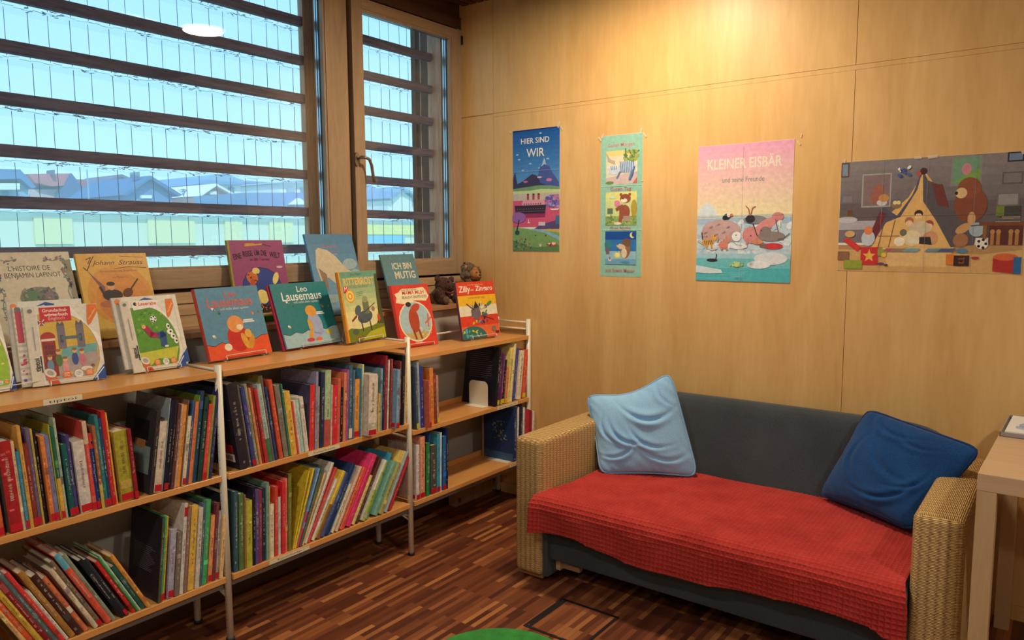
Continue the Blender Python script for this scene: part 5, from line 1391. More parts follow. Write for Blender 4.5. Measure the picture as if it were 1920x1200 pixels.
def p_wir(a):
    a.grad(0, .50, 1, 1, (92, 150, 206), (26, 84, 160), 14)
    a.poly([(0, .985), (1, .99), (1, 1), (0, 1)], (18, 44, 110))
    a.text('HIER SIND', .48, .885, .60, WHITE, height=.045, bold=.005); a.text('WIR', .49, .775, .38, WHITE, height=.07, bold=.005)
    for x, y in ((.10, .80), (.14, .76), (.38, .72), (.75, .75), (.22, .67), (.60, .96), (.58, .68)): a.oval(x, y, .03, .006, (150, 190, 226))
    a.poly([(.52, .57), (.58, .68), (.64, .70), (.68, .76), (.72, .70), (.78, .69), (.86, .63), (.98, .56), (1, .50), (.5, .50)], (70, 86, 156))
    a.poly([(.62, .69), (.68, .76), (.72, .70), (.68, .71)], (170, 190, 226))
    a.poly([(.0, .50), (0, .60), (.05, .66), (.10, .56), (.22, .58), (.42, .635), (.52, .62), (.60, .56), (.75, .53), (1, .52), (1, .50)], (58, 52, 86))
    a.oval(.28, .575, .05, .008, (180, 110, 150)); a.oval(.78, .58, .06, .012, (206, 120, 160)); a.oval(.58, .605, .05, .007, (210, 180, 200))
    a.poly([(0, .47), (0, .52), (.3, .53), (.55, .54), (.8, .535), (1, .52), (1, .46)], (110, 150, 110)); a.poly([(0, .47), (0, .50), (.4, .50), (.6, .51), (1, .50), (1, .46)], (190, 206, 150))
    a.rect(0, .20, 1, .47, (206, 84, 120)); a.rect(0, .42, 1, .475, (190, 180, 170)); a.poly([(.70, .36), (.70, .44), (.80, .46), (.98, .46), (1, .36)], (126, 110, 176)); a.speck(.72, .36, .98, .45, 26, [(90, 80, 150), (170, 150, 210), (206, 110, 150)], .02, 3)
    a.poly([(.20, .38), (.22, .42), (.68, .42), (.70, .38)], (214, 150, 170)); [a.rect(.24 + i * .05, .385, .265 + i * .05, .395, (120, 60, 90)) for i in range(8)]
    for x in (.31, .43, .54): a.rect(x, .425, x + .045, .475, (176, 50, 76)); a.rect(x, .462, x + .045, .475, (60, 40, 60))
    a.poly([(.04, .38), (.72, .38), (.70, .31), (.06, .31)], (50, 36, 52)); [a.dot(.10 + i * .05, .35, .008, (150, 130, 130)) for i in range(12)]
    a.poly([(.06, .31), (.70, .31), (.70, .28), (.06, .28)], (150, 46, 90))
    a.poly([(.45, .18), (.62, .22), (1, .26), (1, .18)], (86, 74, 120)); a.rect(.56, .21, .70, .24, (206, 196, 206)); a.rect(.92, .22, 1, .29, (60, 110, 150)); a.poly([(.80, .345), (1, .345), (.96, .335), (.84, .335)], WHITE)
    a.line([(.35, .26), (.35, .235)], .004, WHITE); a.oval(.35, .235, .03, .004, WHITE)
    a.poly([(0, 0), (1, 0), (1, .17), (.8, .185), (.55, .17), (.25, .19), (0, .20)], (120, 160, 96)); a.poly([(.5, .18), (1, .18), (1, .155), (.75, .165)], (206, 170, 80)); a.poly([(.35, .18), (.7, .15), (1, .09), (1, .12), (.75, .165), (.5, .185)], (130, 176, 200))
    a.poly([(0, 0), (1, 0), (1, .05), (.5, .03), (0, .09)], (90, 130, 80)); a.speck(.02, .01, .4, .10, 50, [(60, 100, 70), (50, 80, 90), (150, 170, 90), (190, 90, 90)], .012, 5)
    a.oval(.13, .28, .16, .045, (150, 96, 170)); a.line([(.14, .26), (.09, .17)], .008, (60, 40, 60)); a.oval(.10, .155, .05, .02, (50, 66, 60)); a.oval(.85, .055, .12, .012, (196, 70, 60)); a.speck(.75, .05, .95, .07, 10, [(230, 220, 210), (60, 50, 60)], .012, 6)
    a.rect(.57, .055, .64, .06, WHITE); a.rect(.585, .04, .625, .05, WHITE); a.dot(.50, .13, .012, (50, 50, 60)); a.dot(.72, .13, .012, (50, 60, 90))
    a.line([(0, .66), (1, .66)], .0012, (150, 180, 210)); a.line([(0, .33), (1, .33)], .0012, (180, 130, 160))
poster(.391, .722, 1.493, 2.193, 'tall blue and pink poster of a harbour, leftmost on the wall', p_wir, [(.0, 1.0, .8, .8), (.98, 1.01, 1.3, 1.2), (1.04, .98, 2.2, 1.0), (-.05, .99, 2.4, .8)])

def p_moser(a):
    a.rect(0, 0, 1, 1, (146, 196, 178))
    pk = (196, 110, 124)
    for k, (t_, y0) in enumerate((('Guten Morgen', .655), ('Guten Tag', .365), ('Gute Nacht', .088))):
        a.text(t_, .49, y0 + .262 if k == 0 else y0 + .245, .64 if k == 0 else .50, pk, height=.026, bold=.012)
        x0, x1, y1 = .13, .88, y0 + (.235)
        W_, H_ = x1 - x0, y1 - y0
        X = lambda u: x0 + u * W_
        Y = lambda v: y0 + v * H_
        if k == 0:
            a.rect(x0, y0, x1, y1, (222, 214, 190)); a.rect(x0, Y(.85), x1, y1, (236, 206, 130)); a.poly([(X(0), Y(0)), (X(1), Y(0)), (X(1), Y(.35)), (X(0), Y(.2))], (206, 184, 184)); a.oval(X(.12), Y(.05), .10, .012, (110, 140, 80)); a.poly([(X(.85), Y(0)), (X(1), Y(0)), (X(1), Y(.2))], (190, 110, 110))
            a.speck(X(.6), Y(.65), X(.98), Y(.96), 30, [(120, 150, 80), (90, 130, 70), (160, 170, 90)], .03, 4)
            a.poly([(X(0), Y(.95)), (X(.15), Y(.75)), (X(.3), Y(.7)), (X(.28), Y(.6)), (X(.05), Y(.7))], (190, 170, 150))
            bl = (96, 124, 170); a.oval(X(.68), Y(.50), .21, .042, (190, 206, 226)); a.oval(X(.26), Y(.42), .13, .032, (200, 214, 230))
            for q in range(8): a.line([(X(.46 + q * .06), Y(.66)), (X(.50 + q * .055), Y(.34))], .005, bl)
            for q in range(4): a.line([(X(.16 + q * .06), Y(.54)), (X(.18 + q * .05), Y(.44))], .004, bl)
            a.line([(X(.46), Y(.36)), (X(.36), Y(.18))], .010, bl); a.line([(X(.85), Y(.40)), (X(.76), Y(.12))], .012, bl); a.line([(X(.92), Y(.5)), (X(.86), Y(.25)), (X(.78), Y(.10))], .006, (76, 100, 150))
        elif k == 1:
            a.rect(x0, y0, x1, y1, (206, 216, 150)); a.rect(x0, Y(.75), x1, y1, (226, 220, 130)); a.rect(x0, y0, x1, Y(.28), (140, 168, 90)); a.speck(X(.02), Y(.02), X(.98), Y(.3), 40, [(110, 140, 80), (170, 190, 110)], .02, 5); a.oval(X(.92), Y(.5), .07, .06, (176, 156, 60))
            a.rect(X(.06), Y(.35), X(.24), Y(.52), (96, 124, 90)); a.oval(X(.22), Y(.85), .08, .01, (190, 226, 210))
            br = (150, 84, 60); a.oval(X(.62), Y(.40), .13, .05, br); a.oval(X(.64), Y(.80), .13, .032, br); a.dot(X(.50), Y(.92), .032, br); a.dot(X(.78), Y(.92), .032, br); a.oval(X(.60), Y(.74), .08, .015, (236, 226, 206)); a.dot(X(.57), Y(.80), .018, (50, 30, 30))
            a.line([(X(.55), Y(.58)), (X(.36), Y(.48))], .018, br); a.oval(X(.38), Y(.66), .07, .022, (226, 130, 170)); a.line([(X(.5), Y(.28)), (X(.48), Y(.1))], .02, br); a.oval(X(.40), Y(.06), .09, .010, (230, 220, 200)); a.rect(X(.58), Y(.12), X(.82), Y(.28), (170, 150, 130))
        else:
            a.rect(x0, y0, x1, y1, (52, 116, 186)); a.rect(x0, Y(.75), x1, y1, (26, 76, 156)); a.rect(x0, y0, x1, Y(.40), (146, 190, 206)); a.rect(x0, y0, x1, Y(.16), (110, 166, 200)); a.oval(X(.10), Y(.60), .09, .03, (60, 130, 140)); a.rect(X(.03), Y(.30), X(.14), Y(.5), (120, 96, 100))
            a.dot(X(.88), Y(.88), .062, (236, 222, 130)); a.dot(X(.93), Y(.90), .055, (26, 76, 156))
            a.oval(X(.66), Y(.42), .12, .058, (146, 106, 76), rot=-.15); a.oval(X(.70), Y(.66), .11, .028, (120, 84, 62)); a.oval(X(.52), Y(.54), .11, .018, (214, 190, 160), rot=-.2); a.dot(X(.42), Y(.60), .014, (30, 26, 30)); a.oval(X(.62), Y(.34), .07, .035, (224, 206, 176))
            a.dot(X(.40), Y(.28), .075, (214, 210, 110)); a.dot(X(.40), Y(.28), .05, (236, 230, 160)); a.line([(X(.40), Y(.36)), (X(.42), Y(.52))], .002, (60, 50, 50)); a.oval(X(.16), Y(.14), .04, .012, (226, 226, 226)); a.oval(X(.16), Y(.18), .02, .012, (190, 70, 80)); a.oval(X(.66), Y(.06), .12, .008, (80, 140, 180))
    a.text('mit Erwin Moser', .50, .035, .70, pk, height=.024, bold=.012)
    for v in (.335, .645): a.line([(0, v), (1, v)], .0016, (190, 222, 206))
poster(.988, 1.238, 1.359, 2.112, 'narrow mint green poster with three square animal pictures', p_moser, [(.04, 1.0, 1.2, 1.0), (-.02, .98, 2.3, 1.0), (.96, 1.01, 1.4, 1.1), (1.05, .98, 2.2, .9), (1.0, .67, 0, .5)])

def p_eis(a):
    a.grad(0, .47, 1, 1, (232, 220, 176), (222, 160, 192), 16)
    a.text('KLEINER EISBÄR', .49, .825, .78, (224, 214, 200), height=.075, bold=.02); a.text('und seine Freunde', .49, .725, .44, (126, 136, 146), height=.038, bold=.005)
    a.rect(0, .10, 1, .48, (186, 206, 220)); a.poly([(.0, .47), (.02, .53), (.10, .585), (.17, .56), (.23, .49), (.24, .47)], (206, 220, 230)); a.rect(0, .42, 1, .485, (160, 186, 212)); a.rect(0, .465, 1, .485, (196, 206, 200))
    a.speck(0, .2, 1, .44, 60, [(206, 222, 232), (170, 196, 216), (222, 230, 236)], .03, 7)
    a.rect(0, 0, 1, .195, (110, 190, 196)); a.rect(0, 0, 1, .10, (84, 180, 190)); a.rect(0, .17, 1, .205, (160, 200, 216))
    for i in range(12): a.line([(.02 + (i * 37 % 50) / 100, .02 + i * .013), (.45 + (i * 53 % 50) / 100, .024 + i * .013)], .0016, (130, 206, 210))
    a.oval(.27, .38, .21, .075, (190, 160, 160)); a.oval(.13, .345, .08, .06, (186, 152, 150)); a.oval(.40, .33, .05, .04, (176, 150, 150)); a.line([(.02, .30), (.09, .27)], .01, (200, 180, 180))
    a.oval(.33, .475, .05, .022, (40, 40, 46), rot=.5); a.oval(.35, .49, .02, .018, (230, 226, 216)); a.oval(.38, .485, .018, .012, (206, 100, 50))
    a.oval(.63, .45, .12, .03, (130, 130, 140)); a.oval(.58, .455, .05, .03, (50, 46, 56)); a.line([(.57, .48), (.56, .53), (.53, .55)], .004, (170, 90, 60)); a.line([(.58, .48), (.60, .535), (.63, .545)], .004, (170, 90, 60))
    a.oval(.60, .34, .10, .06, (206, 136, 136)); a.oval(.74, .41, .12, .038, (212, 140, 140), rot=.55); a.oval(.86, .47, .06, .03, (206, 132, 132)); a.line([(.61, .42), (.66, .33)], .005, (70, 50, 60)); a.oval(.80, .33, .14, .035, (140, 128, 126)); a.oval(.74, .36, .06, .04, (134, 122, 122)); a.line([(.92, .31), (.98, .35)], .003, (50, 50, 60))
    a.oval(.13, .285, .07, .025, (206, 156, 66)); a.oval(.20, .325, .035, .022, (214, 160, 70)); [a.line([(.09 + q * .02, .30), (.10 + q * .02, .27)], .003, (60, 44, 40)) for q in range(5)]; a.line([(.07, .31), (.06, .36)], .005, (60, 50, 50))
    a.oval(.18, .25, .06, .022, (206, 206, 216)); a.oval(.30, .27, .05, .03, (210, 130, 110)); a.oval(.34, .31, .03, .03, (214, 136, 116)); a.oval(.44, .33, .05, .035, (230, 234, 238)); a.oval(.46, .26, .10, .022, (222, 226, 232)); a.oval(.66, .29, .06, .018, (206, 140, 100)); a.oval(.82, .26, .10, .022, (206, 60, 66)); a.oval(.72, .265, .04, .016, (130, 100, 90))
    a.oval(.18, .155, .06, .012, (46, 44, 52)); a.line([(.22, .16), (.23, .19), (.225, .20)], .005, (46, 44, 52)); a.oval(.80, .17, .17, .045, (216, 220, 230)); a.oval(.68, .125, .12, .028, (226, 230, 236)); a.poly([(0, .06), (0, .115), (.28, .085), (.30, .06), (.15, .055)], (206, 222, 232))
    for x, y in ((.10, .36), (.22, .345), (.30, .36), (.16, .40), (.35, .40), (.24, .42)): a.oval(x, y, .022, .006, (160, 126, 132), 10, .4)
    for x, y, c in ((.115, .333, (60, 44, 46)), (.905, .485, (60, 40, 44)), (.59, .335, (50, 44, 50)), (.205, .335, (50, 40, 36)), (.335, .32, (50, 36, 36)), (.70, .372, (40, 36, 38)), (.435, .34, (40, 40, 46))): a.dot(x, y, .006, c)
    for x0, y0, x1, y1, c in ((.24, .33, .235, .29, (176, 146, 146)), (.33, .33, .33, .29, (176, 146, 146)), (.56, .31, .55, .27, (196, 126, 126)), (.65, .31, .66, .275, (196, 126, 126)), (.13, .27, .12, .245, (196, 146, 60)), (.17, .27, .175, .245, (196, 146, 60)), (.29, .25, .28, .235, (200, 120, 100)), (.33, .25, .34, .235, (200, 120, 100))): a.line([(x0, y0), (x1, y1)], .009, c)
    a.line([(.88, .44), (.885, .40)], .005, (236, 230, 214)); a.line([(.84, .45), (.85, .41), (.87, .36)], .004, (150, 96, 110)); a.oval(.90, .31, .03, .008, (110, 100, 100)); a.line([(.40, .30), (.44, .27), (.50, .265)], .003, (150, 170, 190)); a.line([(.02, .24), (.98, .235)], .0012, (140, 180, 200)); a.line([(.02, .34), (.12, .33)], .0012, (150, 170, 190))
    for i in range(30): a.oval(.60 + .035 * math.cos(i * 2.4) * (i / 30), .13 + .02 * math.sin(i * 2.4) * (i / 30), .004, .0015, (150, 160, 176), 6)
    a.text('NordSüd', .47, .02, .07, (80, 120, 130)); a.speck(.38, .11, .52, .14, 12, [(150, 196, 120), (190, 210, 130)], .015, 2)
    a.line([(.485, 0), (.485, 1)], .0012, (206, 200, 206)); a.line([(0, .485), (1, .485)], .0014, (170, 180, 190))
poster(1.546, 2.012, 1.352, 2.014, 'pink and turquoise poster with seaside animals on ice', p_eis, [(1.04, .97, 2.2, .8), (1.06, 1.02, 1.4, .6)])

def p_tent(a):
    a.grad(0, .30, 1, 1, (96, 88, 90), (132, 124, 126), 8); a.rect(0, .38, 1, .62, (100, 90, 92))
    a.rect(0, 0, 1, .24, (206, 164, 106)); a.poly([(0, .24), (1, .24), (1, .20), (.8, .16), (0, .20)], (176, 136, 90)); a.poly([(.30, .05), (.62, .05), (.66, .24), (.26, .24)], (222, 184, 124))
    a.rect(0, .36, .22, .46, (170, 166, 176)); a.rect(0, .26, .24, .38, (120, 110, 120)); a.oval(.05, .47, .06, .03, (190, 186, 196)); a.rect(.05, .50, .08, .56, (110, 70, 50))
    for x0, y0, x1, y1, c, d in ((.0, .86, .05, .99, (96, 66, 56), (120, 140, 160)), (.13, .58, .30, .88, (160, 160, 166), (130, 110, 112)), (.62, .74, .78, .99, (140, 130, 130), (110, 150, 120)), (.90, .92, .98, 1.0, (50, 40, 44), (110, 130, 160)), (.88, .74, .98, .84, (96, 88, 92), (124, 116, 118)), (.86, .56, .97, .67, (110, 104, 106), (146, 140, 140)), (.01, .62, .08, .70, (110, 104, 116), (126, 120, 130))):
        a.rect(x0, y0, x1, y1, c); a.rect(x0 + .008, y0 + .012, x1 - .008, y1 - .012, d)
    a.poly([(.63, .76), (.77, .80), (.77, .88), (.70, .84)], (120, 160, 76)); a.oval(.70, .88, .025, .05, (196, 130, 140))
    a.oval(.22, .70, .035, .09, (156, 96, 80), rot=-.3); a.oval(.25, .62, .03, .03, (200, 196, 200)); a.oval(.26, .66, .03, .035, (196, 140, 80))
    # tent
    a.poly([(.20, .22), (.30, .52), (.40, .66), (.48, .88), (.52, .80), (.60, .55), (.68, .50), (.66, .22)], (222, 178, 110))
    a.poly([(.19, .22), (.24, .42), (.26, .58), (.34, .50), (.42, .68), (.47, .90), (.445, .72), (.36, .49), (.28, .44)], (84, 80, 96))
    a.poly([(.47, .90), (.50, .80), (.56, .76), (.61, .55), (.70, .50), (.78, .44), (.76, .24), (.64, .22), (.56, .44), (.48, .62)], (88, 82, 88)); a.poly([(.52, .77), (.58, .76), (.62, .56), (.56, .58)], (110, 56, 50)); a.poly([(.21, .24), (.28, .52), (.24, .54), (.19, .34)], (110, 44, 56))
    a.oval(.475, .88, .02, .03, (70, 40, 40)); a.oval(.45, .86, .012, .02, (190, 80, 70)); a.oval(.335, .60, .03, .04, (140, 110, 80)); a.dot(.325, .615, .012, (226, 210, 160)); a.dot(.345, .615, .012, (226, 210, 160))
    for x, y, c in ((.46, .50, (60, 44, 40)), (.41, .44, (170, 110, 90)), (.52, .41, (160, 76, 66))):
        a.dot(x, y + .012, .024, c); a.dot(x, y - .012, .02, (234, 196, 150))
    a.oval(.47, .38, .06, .07, (206, 190, 160)); a.oval(.43, .30, .05, .07, (226, 206, 166)); a.oval(.53, .30, .04, .06, (206, 150, 110)); a.poly([(.40, .26), (.47, .25), (.47, .31), (.41, .31)], (226, 214, 186)); a.poly([(.47, .25), (.54, .24), (.53, .31), (.47, .31)], (54, 46, 50)); a.oval(.38, .35, .02, .03, (110, 110, 90)); a.oval(.36, .27, .03, .04, (236, 226, 200))
    for x in (.24, .30): a.line([(x, .22), (x + .03, .46)], .003, (120, 76, 50)); a.line([(x, .32), (x + .06, .32)], .003, (120, 76, 50))
    # brown cushion mound, boxes and toys
    a.oval(.73, .58, .085, .15, (130, 72, 50)); a.oval(.72, .72, .06, .09, (140, 78, 54)); a.oval(.68, .68, .03, .045, (214, 180, 130)); a.oval(.655, .68, .008, .015, (40, 30, 30))
    a.oval(.74, .46, .02, .06, (206, 160, 110)); a.oval(.70, .38, .045, .035, (196, 150, 96), rot=.6); a.oval(.69, .28, .04, .06, (160, 110, 80)); a.oval(.77, .37, .04, .06, (160, 176, 186)); a.line([(.74, .40), (.80, .41)], .004, (40, 40, 44))
    a.rect(.78, .40, 1.0, .43, (120, 70, 40)); a.rect(.80, .22, .82, .40, (140, 90, 50)); a.rect(.83, .24, 1, .40, (90, 46, 44)); a.rect(.88, .43, .98, .56, (66, 66, 60)); a.rect(.86, .48, .90, .56, (110, 130, 50)); [a.rect(.86 + q * .01, .43 + q * .012, .98, .438 + q * .012, ((150, 146, 140), (90, 100, 110), (140, 110, 80))[q % 3]) for q in range(4)]
    for x in (.84, .87, .93, .96): a.rect(x, .24, x + .018, .34, (170, 120, 70)); a.oval(x + .009, .35, .012, .02, (180, 130, 80))
    a.dot(.80, .25, .032, (226, 220, 206)); [a.dot(.80 + .02 * math.cos(q * 1.26), .25 + .035 * math.sin(q * 1.26), .008, (40, 36, 40)) for q in range(5)]
    a.rect(.62, .07, .66, .16, (210, 120, 50)); a.rect(.66, .06, .74, .15, (60, 40, 40)); a.text('und', .70, .115, .03, (190, 100, 60)); a.text('auf', .70, .08, .03, (190, 100, 60))
    a.poly([(.86, .02), (.98, .0), (.98, .15), (.86, .13)], (176, 50, 46)); a.oval(.92, .14, .06, .03, (206, 100, 60)); a.rect(.96, 0, 1, .14, (50, 100, 150)); a.oval(.70, .19, .03, .02, (80, 130, 160)); a.oval(.77, .13, .02, .012, (170, 60, 60))
    a.rect(.14, .06, .24, .22, (200, 50, 52)); a.poly([(.19 + (.040 if i % 2 == 0 else .017) * math.sin(i * math.pi / 5), .14 + (.062 if i % 2 == 0 else .026) * math.cos(i * math.pi / 5)) for i in range(10)], (226, 180, 80)); a.poly([(.03, .28), (.06, .31), (.14, .22), (.12, .18)], (206, 60, 54)); a.poly([(.0, .10), (.07, .10), (.07, .18), (.0, .18)], (140, 100, 76)); a.poly([(.04, .02), (.15, .02), (.15, .10), (.04, .10)], (146, 160, 60)); a.oval(.18, .30, .04, .07, (190, 196, 206)); a.oval(.18, .37, .025, .04, (222, 130, 80)); a.oval(.07, .34, .03, .03, (206, 170, 110)); a.rect(.24, .14, .29, .20, (146, 160, 66)); a.dot(.275, .15, .015, (226, 180, 70))
    for x0, c in ((.27, (170, 90, 100)), (.31, (150, 120, 110)), (.38, (120, 160, 170)), (.50, (110, 140, 150)), (.57, (80, 90, 130))): a.poly([(x0, .18), (x0 + .08, .18), (x0 + .10, .21), (x0 + .02, .21)], c)
    a.oval(.26, .07, .02, .012, (110, 60, 110)); a.oval(.29, .06, .012, .01, (90, 60, 60))
    a.speck(.34, .84, .41, .93, 12, [(70, 100, 160), (226, 230, 236), (50, 70, 140)], .012, 9)
    for v in (.25, .5, .75): a.line([(v, 0), (v, 1)], .0010, (150, 140, 140))
    a.line([(0, .5), (1, .5)], .0012, (110, 100, 100))
poster(2.218, 2.905, 1.415, 1.895, 'wide grey brown poster of a blanket tent in a playroom', p_tent, [(.44, 1.0, 0, 1.0), (.52, 1.0, 0.1, 1.3), (.99, 1.0, .4, 1.3), (.02, 1.01, 1.5, .6)])

# small tape leftovers on the wood
# ------------------------------------------------------------ sofa
def wicker():
    m, nt, b = new_mat('woven_wicker')
    L = nt.links
    uv = N(nt, 'ShaderNodeUVMap')
    sp = N(nt, 'ShaderNodeSeparateXYZ'); L.new(uv.outputs[0], sp.inputs[0])
    def mth(op, a, b_=None, c=None):
        n = N(nt, 'ShaderNodeMath', operation=op)
        for i, q in enumerate((a, b_, c)):
            if q is None: continue
            if isinstance(q, (int, float)): n.inputs[i].default_value = q
            else: L.new(q, n.inputs[i])
        return n.outputs[0]
    nz = N(nt, 'ShaderNodeTexNoise'); nz.inputs['Scale'].default_value = 18; L.new(uv.outputs[0], nz.inputs[0])
    u = mth('MULTIPLY', sp.outputs['X'], math.pi / 0.027)
    vv = mth('ADD', sp.outputs['Y'], mth('MULTIPLY', nz.outputs[0], 0.004))
    v = mth('MULTIPLY', vv, math.pi / 0.0052)
    su = mth('SINE', u); cv = mth('SINE', v)
    prod = mth('MULTIPLY', su, cv)                     # over-under basket weave
    strand = mth('ABSOLUTE', mth('SINE', mth('MULTIPLY', v, 1.0)))
    hgt = mth('ADD', mth('MULTIPLY', prod, 0.34), mth('MULTIPLY', strand, 0.55))
    rib = mth('ABSOLUTE', su)
    hgt = mth('ADD', hgt, mth('MULTIPLY', mth('SUBTRACT', rib, 0.55), 0.36))
    cr = N(nt, 'ShaderNodeValToRGB')
    e = cr.color_ramp.elements
    e[0].position = 0.0; e[0].color = lin((130, 92, 48))
    e[1].position = 1.0; e[1].color = lin((238, 206, 146))
    q = e.new(0.35); q.color = lin((204, 164, 102))
    nz2 = N(nt, 'ShaderNodeTexNoise'); nz2.inputs['Scale'].default_value = 90; nz2.inputs['Detail'].default_value = 3; L.new(uv.outputs[0], nz2.inputs[0])
    L.new(mth('ADD', hgt, mth('MULTIPLY', mth('SUBTRACT', nz2.outputs[0], 0.5), 0.6)), cr.inputs[0])  # low spots between strands get darker colour, standing in for shade
    L.new(cr.outputs[0], b.inputs['Base Color'])
    b.inputs['Roughness'].default_value = 0.55
    b.inputs['Specular IOR Level'].default_value = 0.3
    bp = N(nt, 'ShaderNodeBump'); bp.inputs['Strength'].default_value = 0.9; bp.inputs['Distance'].default_value = 0.005
    L.new(hgt, bp.inputs['Height']); L.new(bp.outputs[0], b.inputs['Normal'])
    return m
M_WICKER = wicker()
M_GREY = fabric('charcoal_upholstery', (56, 60, 64), (74, 79, 84), 0.95, 260, 0.35, 3)
M_THROW = fabric('red_waffle_cotton', (160, 42, 36), (188, 60, 52), 0.95, 300, 0.3, 8)

def arm(x0, x1, y0, y1, z0, z1, r, name, mat, par):
    """rounded block with a rounded front edge and seat-side edges, UV in metres"""
    me = bpy.data.meshes.new(name)
    bm = bmesh.new()
    bmesh.ops.create_cube(bm, size=1.0)
    for v in bm.verts:
        v.co = Vector(((x0 + x1) / 2 + v.co.x * (x1 - x0), (y0 + y1) / 2 + v.co.y * (y1 - y0), (z0 + z1) / 2 + v.co.z * (z1 - z0)))
    bmesh.ops.bevel(bm, geom=list(bm.edges), offset=r, segments=5, profile=0.5, affect='EDGES')
    uvl = bm.loops.layers.uv.new('UVMap')
    for f in bm.faces:
        n = f.normal
        for l in f.loops:
            c = l.vert.co
            ax = max(range(3), key=lambda i: abs(n[i]))
            if ax == 0: uv = (c.y, c.z)
            elif ax == 1: uv = (c.x, c.z)
            else: uv = (c.y, c.x)
            l[uvl].uv = uv
        f.smooth = True
    bm.to_mesh(me); bm.free()
    me.materials.append(mat)
    o = bpy.data.objects.new(name, me); COL.objects.link(o)
    return keep(o, par)

sofa = thing('sofa', (1.96, -0.48, 0), 'charcoal two seat sofa with woven wicker arms against the plywood wall', 'sofa')
for x0, x1, k in ((1.070, 1.224, 1), (2.700, 2.850, 2)):
    arm(x0, x1, -0.905, -0.045, 0.03, 0.668, 0.028, 'armrest', M_WICKER, sofa)
    kid(MB().box(x0 + 0.01, x1 - 0.012, -0.88, -0.06, 0.012, 0.034, bev=0.004), 'arm_base', plain('plaited_edge', (150, 110, 64), .6), sofa)
    kid(MB().box(x1 - 0.004 if k == 1 else x0 - 0.022, x1 + 0.024 if k == 1 else x0 + 0.004, -0.893, -0.08, 0.035, 0.30, bev=0.004), 'side_panel', M_GREY, sofa)
    for y in (-0.80, -0.14):
        kid(MB().tube([((x0 + x1) / 2, y, 0), ((x0 + x1) / 2, y, 0.014)], 0.018, 14), 'foot', M_BLACK, sofa)
kid(MB().box(1.228, 1.36, -0.80, -0.77, 0.05, 0.075, bev=0.003).box(1.25, 1.275, -0.83, -0.78, 0.05, 0.10, bev=0.003), 'wooden_rail', M_TABLE, sofa)
kid(MB().box(1.226, 2.698, -0.872, -0.10, 0.112, 0.262, bev=0.012), 'seat_base', M_GREY, sofa)
# seat cushion
kid(MB().box(1.228, 2.696, -0.935, -0.13, 0.255, 0.415, bev=0.035), 'seat_cushion', M_GREY, sofa)
mb = MB()
prof = [(-0.215, 0.38), (-0.195, 0.45), (-0.165, 0.60), (-0.145, 0.72), (-0.135, 0.765), (-0.115, 0.785), (-0.085, 0.787), (-0.06, 0.775), (-0.048, 0.74), (-0.045, 0.30), (-0.20, 0.30)]
vs = []
nx = 40
for i in range(nx + 1):
    x = 1.228 + 1.462 * i / nx
    s = math.sin(math.pi * i / nx)
    e = min(i, nx - i)
    sag = (0.0, -0.001, -0.003, -0.007, -0.014, -0.026, -0.045)[max(0, 6 - e)]
    for (y, z) in prof:
        vs.append((x, y - 0.012 * s * (1 if y < -.1 else 0), z + (sag + 0.002 * s if z > 0.7 else 0)))
k = len(prof)
fs = [(i * k + j, i * k + (j + 1) % k, (i + 1) * k + (j + 1) % k, (i + 1) * k + j) for i in range(nx) for j in range(k)]
fs += [tuple(range(k)), tuple(nx * k + j for j in reversed(range(k)))]
mb.add(vs, fs, None, True)
kid(mb, 'backrest', M_GREY, sofa)

